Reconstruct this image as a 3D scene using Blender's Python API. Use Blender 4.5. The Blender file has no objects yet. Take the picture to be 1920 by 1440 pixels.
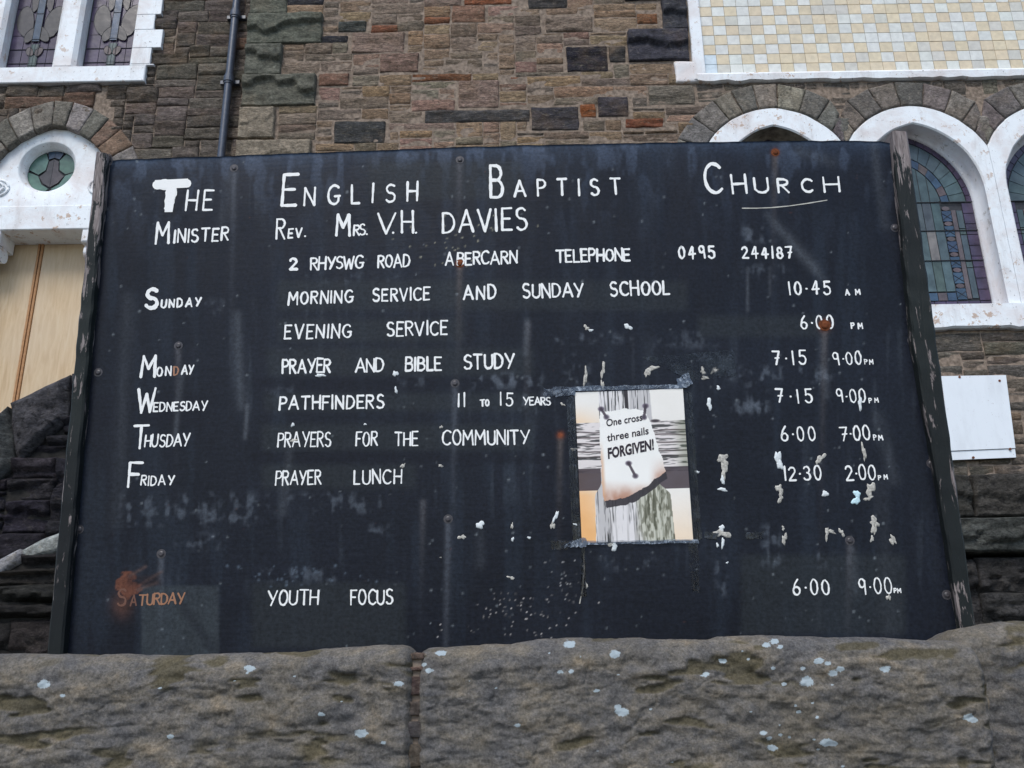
import bpy, math, random
import numpy as np
from mathutils import Vector, Matrix

rnd = random.Random(7)
scene = bpy.context.scene
COL = scene.collection

# ------------------------------------------------------------------ camera
F_PX = 1700.0
PITCH = math.radians(18.6)
ROLL = 0.0165
CAM = Vector((0, 0, 1.6))
fwd = Vector((0, math.cos(PITCH), math.sin(PITCH)))
R0 = Vector((1, 0, 0)); U0 = R0.cross(fwd)
right = (R0 * math.cos(ROLL) - U0 * math.sin(ROLL)).normalized()
up = (U0 * math.cos(ROLL) + R0 * math.sin(ROLL)).normalized()
cd = bpy.data.cameras.new('camera'); cam = bpy.data.objects.new('camera', cd); COL.objects.link(cam)
cd.sensor_fit = 'HORIZONTAL'; cd.sensor_width = 36; cd.lens = 36 * F_PX / 1920
cd.clip_start = 0.05; cd.clip_end = 2000
M3 = Matrix((right, up, -fwd)).transposed()
cam.matrix_world = Matrix.Translation(CAM) @ M3.to_4x4()
scene.camera = cam

# ------------------------------------------------------------------ world, sun, exposure
SUN_EL, SUN_AZ = math.radians(52), math.radians(200)      # azimuth clockwise from +Y (north): behind the camera
w = bpy.data.worlds.new('World'); scene.world = w; w.use_nodes = True
nt = w.node_tree; bg = nt.nodes['Background']
sky = nt.nodes.new('ShaderNodeTexSky'); sky.sky_type = 'NISHITA'; sky.sun_disc = False
sky.sun_elevation = SUN_EL; sky.sun_rotation = SUN_AZ; sky.air_density = 1.0; sky.dust_density = 1.0
nt.links.new(sky.outputs[0], bg.inputs[0]); bg.inputs[1].default_value = 0.13
sd = bpy.data.lights.new('sun', 'SUN'); sun = bpy.data.objects.new('sun', sd); COL.objects.link(sun)
sd.energy = 1.5; sd.angle = math.radians(24); sd.color = (1.0, 0.96, 0.9)
sdir = Vector((math.sin(SUN_AZ) * math.cos(SUN_EL), math.cos(SUN_AZ) * math.cos(SUN_EL), math.sin(SUN_EL)))
sun.rotation_euler = (-sdir).to_track_quat('-Z', 'Y').to_euler(); sun.location = (0, -5, 12)
vs = scene.view_settings
vs.view_transform = 'Standard'; vs.look = 'None'; vs.gamma = 1; vs.use_curve_mapping = False; vs.exposure = 0.55

# ------------------------------------------------------------------ picture point -> place on a plane of the scene
def ray(u, v):
    return fwd * F_PX + right * (u - 960) + up * (720 - v)
def W(u, v, Y):                      # point on the vertical plane y = Y
    d = ray(u, v); k = (Y - CAM.y) / d.y
    p = CAM + d * k
    return p.x, p.z
def PX(p):
    d = Vector(p) - CAM; k = d.dot(fwd)
    return 960 + F_PX * d.dot(right) / k, 720 - F_PX * d.dot(up) / k

# ------------------------------------------------------------------ numpy noise
def _hash(ix, iy, iz, seed):
    h = (ix.astype(np.int64) * 374761393 + iy.astype(np.int64) * 668265263 + iz.astype(np.int64) * 2147483647 + seed * 974711) & 0xFFFFFFFF
    h = ((h ^ (h >> 13)) * 1274126177) & 0xFFFFFFFF
    h = ((h ^ (h >> 16)) * 2246822519) & 0xFFFFFFFF
    return ((h ^ (h >> 15)) & 0xFFFFFF) / float(0xFFFFFF)
def vnoise(x, y, z=0.0, seed=0):
    x = np.asarray(x, float); y = np.asarray(y, float); z = np.asarray(z, float) + np.zeros_like(x)
    ix = np.floor(x); iy = np.floor(y); iz = np.floor(z)
    fx, fy, fz = x - ix, y - iy, z - iz
    fx = fx * fx * (3 - 2 * fx); fy = fy * fy * (3 - 2 * fy); fz = fz * fz * (3 - 2 * fz)
    r = 0
    for a in (0, 1):
        for b in (0, 1):
            for c in (0, 1):
                wgt = (fx if a else 1 - fx) * (fy if b else 1 - fy) * (fz if c else 1 - fz)
                r = r + wgt * _hash(ix + a, iy + b, iz + c, seed)
    return r
def fbm(x, y, z=0.0, seed=0, oct=4, gain=0.5):
    r = 0; amp = 1; tot = 0
    for i in range(oct):
        f = 2.03 ** i
        r = r + amp * vnoise(np.asarray(x) * f, np.asarray(y) * f, np.asarray(z) * f, seed + i * 17); tot += amp; amp *= gain
    return r / tot
def smooth(e0, e1, x):
    t = np.clip((x - e0) / (e1 - e0), 0, 1); return t * t * (3 - 2 * t)

# ------------------------------------------------------------------ object helpers
def mesh_from(name, verts, faces, mat, smooth_=False, attrs=None):
    me = bpy.data.meshes.new(name)
    me.from_pydata([tuple(v) for v in verts], [], faces)
    if mat: me.materials.append(mat)
    if smooth_: me.polygons.foreach_set('use_smooth', [True] * len(me.polygons))
    if attrs:
        for k, arr in attrs.items():
            arr = np.asarray(arr, dtype=np.float32)
            if arr.ndim == 2:
                a = me.color_attributes.new(k, 'FLOAT_COLOR', 'POINT')
                full = np.ones((len(arr), 4), np.float32); full[:, :arr.shape[1]] = arr
                a.data.foreach_set('color', full.ravel())
            else:
                a = me.attributes.new(k, 'FLOAT', 'POINT'); a.data.foreach_set('value', arr)
    me.update(); return me
def link(name, me, parent=None, loc=(0, 0, 0)):
    o = bpy.data.objects.new(name, me); COL.objects.link(o); o.location = loc
    if parent: o.parent = parent
    return o
class MB:
    """collects shapes; build() links them as one object; all input in world space"""
    def __init__(s): s.v = []; s.f = []
    def add(s, vs_, fs_):
        n = len(s.v); s.v += [Vector(v) for v in vs_]; s.f += [tuple(i + n for i in f) for f in fs_]
    def box(s, x0, x1, y0, y1, z0, z1, bev=0.0):
        if bev <= 0:
            vs_ = [(x, y, z) for x in (x0, x1) for y in (y0, y1) for z in (z0, z1)]
            s.add(vs_, [(0, 1, 3, 2), (4, 6, 7, 5), (0, 4, 5, 1), (2, 3, 7, 6), (0, 2, 6, 4), (1, 5, 7, 3)])
        else:
            s.prism([(x0, z0), (x1, z0), (x1, z1), (x0, z1)], y0, y1, bev)
    def prism(s, pts, y0, y1, bev=0.0):
        """closed outline pts (x,z), counter-clockwise, front at y0 back at y1, front edge bevelled"""
        n = len(pts); c = Vector((sum(p[0] for p in pts) / n, sum(p[1] for p in pts) / n))
        rings = []
        if bev > 0:
            ins = []
            for i in range(n):
                a = Vector(pts[i - 1]); b = Vector(pts[i]); d = Vector(pts[(i + 1) % n])
                e1 = (b - a).normalized(); e2 = (d - b).normalized()
                n1 = Vector((-e1.y, e1.x)); n2 = Vector((-e2.y, e2.x)); m = n1 + n2
                m = m / max(m.dot(n1), 0.35)if m.length > 1e-6 else n1
                ins.append(b + m * bev)
            rings = [(ins, y0), (pts, y0 + bev), (pts, y1)]
        else: rings = [(pts, y0), (pts, y1)]
        base = len(s.v)
        for ring, y in rings:
            s.v += [Vector((p[0], y, p[1])) for p in ring]
        s.f.append(tuple(base + i for i in range(n)))
        for r in range(len(rings) - 1):
            for i in range(n):
                j = (i + 1) % n; a = base + r * n; b = a + n
                s.f.append((a + i, b + i, b + j, a + j))
        e = base + (len(rings) - 1) * n
        s.f.append(tuple(e + i for i in reversed(range(n))))
    def tube(s, pts, r, n=8, cap=True):
        pts = [Vector(p) for p in pts]; base = len(s.v)
        for i, p in enumerate(pts):
            t = (pts[min(i + 1, len(pts) - 1)] - pts[max(i - 1, 0)]).normalized()
            a = t.cross(Vector((0.3, 1, 0.2))).normalized(); b = t.cross(a)
            rr = r[i] if isinstance(r, (list, tuple)) else r
            for k in range(n):
                an = 2 * math.pi * k / n
                s.v.append(p + a * math.cos(an) * rr + b * math.sin(an) * rr)
        for i in range(len(pts) - 1):
            for k in range(n):
                j = (k + 1) % n; q = base + i * n
                s.f.append((q + k, q + j, q + n + j, q + n + k))
        if cap:
            s.f.append(tuple(base + k for k in reversed(range(n)))); q = base + (len(pts) - 1) * n
            s.f.append(tuple(q + k for k in range(n)))
    def build(s, name, mat, parent=None, sm=False, origin=None):
        vs_ = s.v
        wp = Vector(origin) if origin is not None else sum(vs_, Vector()) / max(1, len(vs_))
        me = mesh_from(name, [v - wp for v in vs_], s.f, mat, sm)
        p = Vector((0, 0, 0)); q = parent
        while q is not None: p += q.location; q = q.parent
        return link(name, me, parent, wp - p)
def thing(name, loc, label, cat, group=None):
    o = bpy.data.objects.new(name, None); COL.objects.link(o); o.location = loc
    o.empty_display_size = 0.2; o['label'] = label; o['category'] = cat
    if group: o['group'] = group
    return o
def grid_faces(nx, ny):
    return [(j * nx + i, j * nx + i + 1, (j + 1) * nx + i + 1, (j + 1) * nx + i) for j in range(ny - 1) for i in range(nx - 1)]

# ------------------------------------------------------------------ materials
def newmat(name):
    m = bpy.data.materials.new(name); m.use_nodes = True
    t = m.node_tree; return m, t, t.nodes['Principled BSDF']
def N(t, typ, **kw):
    n = t.nodes.new(typ)
    for k, v in kw.items(): setattr(n, k, v)
    return n
def noise(t, vec, scale, detail=6, rough=0.6, dist=0.0):
    n = N(t, 'ShaderNodeTexNoise'); n.inputs['Scale'].default_value = scale; n.inputs['Detail'].default_value = detail
    n.inputs['Roughness'].default_value = rough; n.inputs['Distortion'].default_value = dist
    t.links.new(vec, n.inputs['Vector']); return n.outputs['Fac']
def mapping(t, vec, sc):
    n = N(t, 'ShaderNodeMapping'); n.inputs['Scale'].default_value = sc; t.links.new(vec, n.inputs['Vector']); return n.outputs[0]
def ramp(t, fac, stops):
    n = N(t, 'ShaderNodeValToRGB'); e = n.color_ramp.elements
    while len(e) < len(stops): e.new(0.5)
    for el, (p, c) in zip(e, stops):
        el.position = p; el.color = (c, c, c, 1) if isinstance(c, (int, float)) else (*c, 1)
    t.links.new(fac, n.inputs[0]); return n.outputs[0]
def mix(t, fac, a, b, mode='MIX'):
    n = N(t, 'ShaderNodeMix', data_type='RGBA', blend_type=mode)
    for s, v in ((0, fac), (6, a), (7, b)):
        if hasattr(v, 'links') or isinstance(v, bpy.types.NodeSocket): t.links.new(v, n.inputs[s])
        else: n.inputs[s].default_value = v if s == 0 else ((*v, 1) if len(v) == 3 else v)
    return n.outputs[2]
def bump(t, h, strength, dist, prev=None):
    n = N(t, 'ShaderNodeBump'); n.inputs['Strength'].default_value = strength; n.inputs['Distance'].default_value = dist
    t.links.new(h, n.inputs['Height'])
    if prev: t.links.new(prev, n.inputs['Normal'])
    return n.outputs[0]
def pos(t): return N(t, 'ShaderNodeNewGeometry').outputs['Position']

def stone_material(name, strata=4.0, stain=(0.07, 0.065, 0.05), warm=(0.30, 0.19, 0.10), bumpd=0.02, warmamt=0.35, hil=0.35, stn=0.8):
    m, t, b = newmat(name); P = pos(t)
    oi = N(t, 'ShaderNodeObjectInfo'); base = oi.outputs['Color']
    st = mapping(t, P, (1, 1, strata))
    n1 = noise(t, st, 9, 12, 0.78, 0.8); n2 = noise(t, st, 19, 10, 0.75, 0.7); n5 = noise(t, st, 13, 8, 0.7, 1.0); n3 = noise(t, P, 3.2, 5, 0.6); n4 = noise(t, P, 90, 4, 0.6)
    c = mix(t, 1.0, base, ramp(t, n1, [(0.3, 0.42), (0.5, 0.95), (0.70, 1.7)]), 'MULTIPLY')
    c = mix(t, ramp(t, n3, [(0.52, 0.0), (0.72, warmamt)]), c, warm)
    c = mix(t, ramp(t, n2, [(0.38, stn), (0.47, 0.0)]), c, stain)
    c = mix(t, ramp(t, n5, [(0.56, 0.0), (0.63, hil)]), c, (0.42, 0.36, 0.27))
    c = mix(t, ramp(t, n4, [(0.60, 0.0), (0.70, hil)]), c, (0.40, 0.36, 0.29))
    n6 = noise(t, mapping(t, P, (1, 1, 2.2)), 34, 8, 0.8, 0.6)
    c = mix(t, 1.0, c, ramp(t, n6, [(0.32, 0.38), (0.5, 1.0), (0.66, 1.75)]), 'MULTIPLY')
    t.links.new(c, b.inputs['Base Color']); b.inputs['Roughness'].default_value = 0.93
    b.inputs['Specular IOR Level'].default_value = 0.2
    bb = bump(t, n1, 1.0, bumpd); bb = bump(t, n2, 1.0, bumpd * 0.7, bb); bb = bump(t, n4, 0.6, 0.003, bb)
    t.links.new(bb, b.inputs['Normal']); return m
M_STONE = stone_material('rubble stone', bumpd=0.028)
M_QUOIN = stone_material('dressed quoin stone', strata=1.3, stain=(0.045, 0.05, 0.045), bumpd=0.014, warmamt=0.12, hil=.12, stn=.35)
M_VOUS = stone_material('voussoir stone', strata=1.0, stain=(0.05, 0.05, 0.045), bumpd=0.010, warmamt=0.15, hil=.15, stn=.6)
M_DARK = stone_material('dark rubble stone', strata=1.6, stain=(0.012, 0.012, 0.013), warm=(0.05, 0.045, 0.035), bumpd=0.03, warmamt=0.3, hil=.06)  # very dark tones for the stair walls and plinth

def simple(name, col, rough=0.7, spec=0.4, nscale=20, namt=0.25, bumpd=0.002, metal=0.0):
    m, t, b = newmat(name); P = pos(t); n1 = noise(t, P, nscale, 6, 0.6)
    c = mix(t, 1.0, col, ramp(t, n1, [(0.3, 1 - namt), (0.7, 1 + namt)]), 'MULTIPLY')
    t.links.new(c, b.inputs['Base Color']); b.inputs['Roughness'].default_value = rough; b.inputs['Metallic'].default_value = metal
    b.inputs['Specular IOR Level'].default_value = spec
    if bumpd: t.links.new(bump(t, n1, 0.7, bumpd), b.inputs['Normal'])
    return m
M_MORTAR = simple('weathered mortar', (0.235, 0.185, 0.145), 0.95, 0.1, 30, 0.5, 0.012)
M_MORTARD = simple('dark joint', (0.03, 0.028, 0.026), 0.95, 0.1, 30, 0.4, 0.012)
M_EARTH = simple('gritty ground', (0.09, 0.085, 0.075), 0.95, 0.1, 14, 0.5, 0.02)
M_PAVE = simple('pavement asphalt', (0.06, 0.06, 0.06), 0.9, 0.2, 60, 0.4, 0.004)
M_LEAD = simple('lead came', (0.03, 0.032, 0.038), 0.6, 0.4, 60, 0.3, 0.001)

def white_paint(name, col=(0.84, 0.88, 0.90), flake=0.7, under=(0.50, 0.36, 0.27), thr=0.605):
    m, t, b = newmat(name); P = pos(t)
    n1 = noise(t, P, 3.0, 8, 0.62, 0.5); n2 = noise(t, P, 30, 8, 0.7); n3 = noise(t, P, 9, 8, 0.72)
    c = mix(t, ramp(t, n1, [(0.45, 0.0), (0.68, 0.65)]), col, (0.62, 0.52, 0.48))
    c = mix(t, ramp(t, n3, [(thr, 0.0), (thr + 0.015, flake)]), c, under)
    c = mix(t, ramp(t, n2, [(0.62, 0.0), (0.67, 0.85)]), c, (0.13, 0.125, 0.12))
    n7 = noise(t, mapping(t, P, (1, 1, .22)), 9, 8, .7)
    c = mix(t, ramp(t, n7, [(0.52, 0.0), (0.75, 0.55)]), c, (0.42, 0.38, 0.36))
    t.links.new(c, b.inputs['Base Color']); b.inputs['Roughness'].default_value = 0.6
    bb = bump(t, n3, 0.8, 0.006); bb = bump(t, n2, 0.5, 0.003, bb)
    t.links.new(bb, b.inputs['Normal']); return m
M_WHITE = white_paint('peeling white masonry paint')
M_WHITE2 = white_paint('worn white masonry paint', flake=0.9, thr=0.585)
M_BARE = simple('bare crumbling stone', (.20, .175, .14), .95, .1, 14, .5, .02)
M_REVEAL = white_paint('flaking grey white reveal', col=(0.70, 0.71, 0.74), flake=0.6, under=(0.3, 0.27, 0.24))  # greyer base colour than the surrounds, for the inner faces

def glass_mat():
    m, t, b = newmat('stained glass'); P = pos(t)
    oi = N(t, 'ShaderNodeObjectInfo'); n1 = noise(t, P, 12, 4, 0.5)
    c = mix(t, 1.0, oi.outputs['Color'], ramp(t, n1, [(0.3, 0.7), (0.7, 1.3)]), 'MULTIPLY')
    t.links.new(c, b.inputs['Base Color']); b.inputs['Roughness'].default_value = 0.22; b.inputs['Specular IOR Level'].default_value = 0.5
    t.links.new(bump(t, n1, 0.4, 0.004), b.inputs['Normal']); return m
M_GLASS = glass_mat()
def objcol_mat(name, rough, spec=0.5, nsc=18, amt=0.12):
    m, t, b = newmat(name); P = pos(t); oi = N(t, 'ShaderNodeObjectInfo'); n1 = noise(t, P, nsc, 5, 0.6)
    c = mix(t, 1.0, oi.outputs['Color'], ramp(t, n1, [(0.3, 1 - amt), (0.7, 1 + amt)]), 'MULTIPLY')
    t.links.new(c, b.inputs['Base Color']); b.inputs['Roughness'].default_value = rough; b.inputs['Specular IOR Level'].default_value = spec
    return m
M_TILE = objcol_mat('glazed ceramic tile', 0.3)

# ------------------------------------------------------------------ a rock faced stone from four outline corners
def stone_geo(q, Y, proud, depth, cell, seed, rough=0.6, edge=0.012, inset=0.006, ledge=0.45):
    """q: corners (x,z) bl, br, tr, tl. front surface y = Y - proud*relief. world verts"""
    q = [Vector((p[0], p[1])) for p in q]; c = sum(q, Vector((0, 0))) / 4
    w_ = ((q[1] - q[0]).length + (q[2] - q[3]).length) / 2; h_ = ((q[3] - q[0]).length + (q[2] - q[1]).length) / 2
    nx = max(3, int(w_ / cell) + 1); ny = max(3, int(h_ / cell) + 1)
    s = np.linspace(0, 1, nx); t_ = np.linspace(0, 1, ny)
    ex = min(0.25, edge / w_); ez = min(0.25, edge / h_)
    s = np.concatenate([[0, ex], s[1:-1], [1 - ex, 1]]); t_ = np.concatenate([[0, ez], t_[1:-1], [1 - ez, 1]])
    s = np.unique(np.clip(s, 0, 1)); t_ = np.unique(np.clip(t_, 0, 1)); nx, ny = len(s), len(t_)
    S, T = np.meshgrid(s, t_)
    ii = inset / max(w_, .02); jj = inset / max(h_, .02)
    wob = 0.012 / w_; wobz = 0.010 / h_
    S2 = ii + S * (1 - 2 * ii); T2 = jj + T * (1 - 2 * jj)
    S2 = S2 + (vnoise(T * h_ * 14, S * 2.1, seed * 1.3, 3) - .5) * wob * (np.abs(S - .5) * 2)
    T2 = T2 + (vnoise(S * w_ * 12, T * 2.1, seed * 1.7, 5) - .5) * wobz * (np.abs(T - .5) * 2)
    X = (q[0].x * (1 - S2) + q[1].x * S2) * (1 - T2) + (q[3].x * (1 - S2) + q[2].x * S2) * T2
    Z = (q[0].y * (1 - S2) + q[1].y * S2) * (1 - T2) + (q[3].y * (1 - S2) + q[2].y * S2) * T2
    d = np.minimum(np.minimum(S, 1 - S) * w_, np.minimum(T, 1 - T) * h_)
    edgef = 0.45 + 0.55 * smooth(0, edge, d) * (0.85 + 0.15 * smooth(0, edge * 3, d))
    n1 = fbm(X * 5, Z * 16, seed * 3.1, seed, 3); n2 = fbm(X * 12, Z * 45, seed * .7, seed + 5, 2)
    relief = 0.35 + rough * ((n1 - .5) * 2.4 + (n2 - .5) * .9)
    # a horizontal fracture ledge: the lower part breaks back
    zc = 0.35 + 0.3 * ((seed * 0.618) % 1); led = smooth(-.05, .05, T - zc + (n1 - .5) * 1.5 * rough + (fbm(X * 5, Z * 2, seed * .37, 9, 3) - .5) * .9)
    relief = relief + ledge * (led - .5)
    Yv = Y - proud * edgef * (0.45 + 0.75 * relief)
    vs_ = np.stack([X.ravel(), Yv.ravel(), Z.ravel()], 1)
    f = grid_faces(nx, ny)
    # sides: border loop pushed back
    border = list(range(nx)) + [j * nx + nx - 1 for j in range(1, ny)] + [(ny - 1) * nx + i for i in range(nx - 2, -1, -1)] + [j * nx for j in range(ny - 2, 0, -1)]
    back = vs_[border].copy(); back[:, 1] = Y + depth
    n0 = len(vs_); vs_ = np.concatenate([vs_, back]); L = len(border)
    for k in range(L):
        a, b2 = border[k], border[(k + 1) % L]; f.append((a, n0 + k, n0 + (k + 1) % L, b2))
    return vs_, f
def stone(q, Y, proud, parent, col, mat, name='stone', cell=0.028, seed=None, rough=0.6, depth=0.03, edge=0.006, inset=0.004, ledge=0.45):
    seed = rnd.randint(0, 9999) if seed is None else seed
    vs_, f = stone_geo(q, Y, proud, depth, cell, seed, rough, edge, inset, ledge)
    c = vs_.mean(0); me = mesh_from(name, vs_ - c, f, mat, True)
    p = Vector((0, 0, 0)); pq = parent
    while pq is not None: p += pq.location; pq = pq.parent
    o = link(name, me, parent, Vector(c) - p); o.color = (*col, 1); return o
def jit(c, a=0.18, b=.05):
    k = 1 + rnd.uniform(-a, a); return tuple(max(0.005, x * k * (1 + rnd.uniform(-b, b))) for x in c)
def pick(pal):
    r = rnd.random() * sum(p[1] for p in pal)
    for c, wt in pal:
        r -= wt
        if r <= 0: return jit(c)
    return jit(pal[-1][0])

def fill_wall(x0, x1, z0, z1, blocked, dx=0.05, dz=0.042, wr=(4, 11), hr=(2, 4)):
    """greedy random rubble packing; blocked(x,z)->bool ; returns rects"""
    nx = int(round((x1 - x0) / dx)); nz = int(round((z1 - z0) / dz))
    occ = np.zeros((nz, nx), bool); ids = np.zeros((nz, nx), int)
    for j in range(nz):
        for i in range(nx):
            if blocked(x0 + (i + .5) * dx, z0 + (j + .5) * dz): occ[j, i] = True
    out = []
    for j in range(nz):
        i = 0
        while i < nx:
            if occ[j, i]: i += 1; continue
            run = 0
            while i + run < nx and not occ[j, i + run]: run += 1
            h = rnd.choice([hr[0]] * 3 + [hr[0] + 1] * 3 + list(range(hr[0], hr[1] + 1)))
            w_ = rnd.randint(*wr)
            if h >= hr[1]: w_ = max(wr[0], int(w_ * 0.7))
            if run - w_ < wr[0] - 1: w_ = run if run <= wr[1] + 2 else run // 2
            w_ = min(w_, run)
            if j > 0 and w_ < run:
                for tr in range(6):
                    e = i + w_
                    if e < nx and ids[j - 1, e] != ids[j - 1, e - 1] or run - w_ == 1: w_ = min(run, max(2, w_ + rnd.choice((-2, -1, 1, 2, 3))))
                    else: break
            hh = 1
            while hh < h and j + hh < nz and not occ[j + hh, i:i + w_].any(): hh += 1
            # avoid leaving a sliver above
            if hh == h and j + hh < nz and not occ[j + hh, i:i + w_].any() and j + hh + 1 < nz and occ[j + hh + 1, i:i + w_].all(): hh += 1
            occ[j:j + hh, i:i + w_] = True; ids[j:j + hh, i:i + w_] = len(out) + 1
            out.append((x0 + i * dx, z0 + j * dz, x0 + (i + w_) * dx, z0 + (j + hh) * dz)); i += w_
    return out

# ------------------------------------------------------------------ pointed arch maths
class Arch:
    def __init__(s, cx, zs, a, h):
        s.cx, s.zs, s.a, s.h = cx, zs, a, h
        s.c = (h * h - a * a) / (2 * a); s.R = a + s.c
    def pt(s, t, off=0.0):                   # t 0 right spring .. 1 apex .. 2 left spring
        R = s.R + off; th = math.acos(max(-1, min(1, s.c / R)))
        u = t if t <= 1 else 2 - t
        x = -s.c + R * math.cos(u * th); z = R * math.sin(u * th)
        return (s.cx + (x if t <= 1 else -x), s.zs + z)
    def half(s, z, off=0.0):
        R = s.R + off; d = z - s.zs
        if d <= 0: return s.a + off
        if d >= R: return -1
        return math.sqrt(R * R - d * d) - s.c

YC, YL = 7.0, 7.3
TAN = (0.335, 0.235, 0.155); GREYBR = (0.25, 0.192, 0.145); PINK = (0.37, 0.24, 0.18); OCH = (0.37, 0.25, 0.15)
DARK = (0.055, 0.052, 0.062); RED = (0.27, 0.115, 0.06); PALE = (0.29, 0.235, 0.175)
PAL_C = [(TAN, 6), (GREYBR, 4), (PINK, 1.8), (OCH, 1.0), (DARK, .25), (RED, .2), (PALE, 1.5)]
PAL_L = [((0.18, 0.148, 0.125), 5), ((0.14, 0.118, 0.10), 4), ((0.19, 0.155, 0.13), 2), ((0.2, 0.13, 0.09), .7)]
PAL_R = [((0.20, 0.17, 0.14), 5), ((0.16, 0.14, 0.12), 4), ((0.23, 0.2, 0.16), 2)]

# ================================================================== church
church = thing('church', (0, 7.3, 1.0), 'stone church front with white painted arched windows and stained glass behind the board', 'church')
QX = W(447, 250, YC)[0]                           # left corner of the central block
XR = W(1920, 400, YC)[0] + 1.6; XL = W(0, 100, YL)[0] - 1.3
ZT = W(960, 0, YC)[1] + 1.5

# lancet windows on the right
GD = 0.15
x_a, z_a = W(1703, 197, YC - 0.03)
xg, zg = W(1703, 257, YC + GD)
SP = 1.26
z_sill_g = W(1800, 583, YC + GD)[1]
OUT_H, OUT_A = 0.74, 0.70
zs = z_a - OUT_H
XW = x_a + 0.01
lanc = [XW - SP + 0.01, XW, XW + SP]
XM = [XW - SP / 2, XW + SP / 2]

# tile panel
tx0 = W(1309, 0, YC)[0]; tx0b = W(1322, 142, YC)[0]; txl = (W(1285, 0, YC)[0] + W(1296, 115, YC)[0]) / 2
txi = (tx0 + tx0b) / 2
tz0 = W(1500, 139, YC)[1]; tzs = W(1500, 157, YC)[1]

TPX = txi + 29 * 0.1172 + .02; TPZ = tz0 + 10 * 0.1085 + .03
# left upper window
LWL = W(7, 149, YL + .10)[0] - .20
LWX = W(292, 60, YL)[0]; LWZ0 = W(150, 160, YL)[1]
# door arch on the left
dax, daz = W(104, 240, YL)
DA = Arch(W(97, 300, YL)[0], daz - 0.75, 0.60, 0.75)
D_RING = 0.28

# ---- special stones given by where they sit on the central face (u0,v0,u1,v1,colour,material,name)
Q1 = (0.115, 0.118, 0.092); Q2 = (0.24, 0.20, 0.15)
special = [(478, -25, 541, 31, Q1, 'q'), (470, 32, 606, 86, Q1, 'q'), (462, 90, 530, 144, (.115, .115, .092), 'q'), (453, 146, 594, 202, (.12, .117, .092), 'q'),
           (447, 206, 517, 264, Q2, 'q'), (440, 267, 585, 322, Q2, 'q'), (436, 325, 510, 380, Q2, 'q'), (431, 383, 570, 440, Q2, 'q'),
           (1061, 90, 1139, 136, (.035, .033, .045), 's'), (1141, 90, 1173, 119, (.075, .07, .07), 's'),
           (1176, 62, 1291, 117, (.052, .05, .062), 'q'), (1240, 5, 1288, 60, (.05, .05, .058), 'q'), (1168, -60, 1286, 3, (.04, .04, .048), 'q'),
           (996, 203, 1086, 246, (.075, .07, .08), 's'), (1120, 184, 1178, 221, (.08, .07, .08), 's'), (1087, 198, 1117, 223, (.36, .12, .045), 's'),
           (1172, 224, 1244, 241, (.27, .09, .05), 's'), (626, 230, 723, 271, (.075, .075, .075), 's'), (990, -8, 1063, 18, (.085, .08, .08), 's'),
           (660, 64, 759, 101, (.34, .24, .19), 's'), (859, 153, 936, 204, (.33, .23, .185), 's'), (847, 13, 910, 44, (.33, .19, .13), 's'),
           (870, -12, 960, 11, (.33, .12, .06), 's'), (796, 208, 994, 231, (.095, .09, .09), 's'), (696, 50, 746, 63, (.30, .12, .07), 's'),
           (634, 43, 688, 62, (.10, .105, .095), 's'), (1215, 163, 1302, 198, (.25, .215, .17), 's'), (712, 102, 786, 137, (.28, .18, .14), 's'),
           (1022, 34, 1112, 62, (.29, .22, .17), 's'), (598, 140, 655, 163, (.30, .17, .12), 's')]
sp_rects = []
for (u0, v0, u1, v1, c, k) in special:
    uc = (u0 + u1) / 2; vc = (v0 + v1) / 2
    xa = W(u0, vc, YC)[0]; xb = W(u1, vc, YC)[0]; za = W(uc, v1, YC)[1]; zb = W(uc, v0, YC)[1]
    if k == 'q' and u0 < 600: xa = QX
    sp_rects.append((xa, za, xb, zb, c, k))

lanc_arch = [Arch(cx, zs, OUT_A, OUT_H) for cx in lanc]
V_TH = 0.26
SILL_Z = W(1800, 622, YC)[1]
def blocked_c(x, z):
    for (xa, za, xb, zb, c, k) in sp_rects:
        if xa - .012 < x < xb + .012 and za - .01 < z < zb + .01: return True
    if TPX + .06 > x > txl - 0.02 and TPZ + .04 > z > tzs: return True
    if lanc[0] - SP / 2 - 0.1 < x and z > SILL_Z:
        for A in lanc_arch:
            hw = A.half(z, 0.10)
            if hw > 0 and abs(x - A.cx) < max(hw, 0): return True
        if z < zs and x > lanc[0] - .66: return True
    return False
rects = fill_wall(QX + 0.001, XR, 1.05, ZT, blocked_c, .05, .040)
stones = []                                         # (rect, Y, colour, proud, mat)
for r in rects:
    xm = (r[0] + r[2]) / 2
    pal = PAL_R if xm > W(1330, 300, YC)[0] else PAL_C
    stones.append((r, YC, pick(pal), rnd.uniform(.014, .030), M_STONE))
def blocked_l(x, z):
    if LWL - .01 < x < LWX - 0.02 and z > LWZ0: return True
    if z < DA.zs - 0.02: return abs(x - DA.cx) < DA.a + .06
    hw = DA.half(z, 0.14)
    return hw > 0 and abs(x - DA.cx) < hw
for r in fill_wall(XL, QX + 0.1, 1.05, ZT, blocked_l):
    stones.append((r, YL, pick(PAL_L), rnd.uniform(.022, .052), M_STONE))
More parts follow.
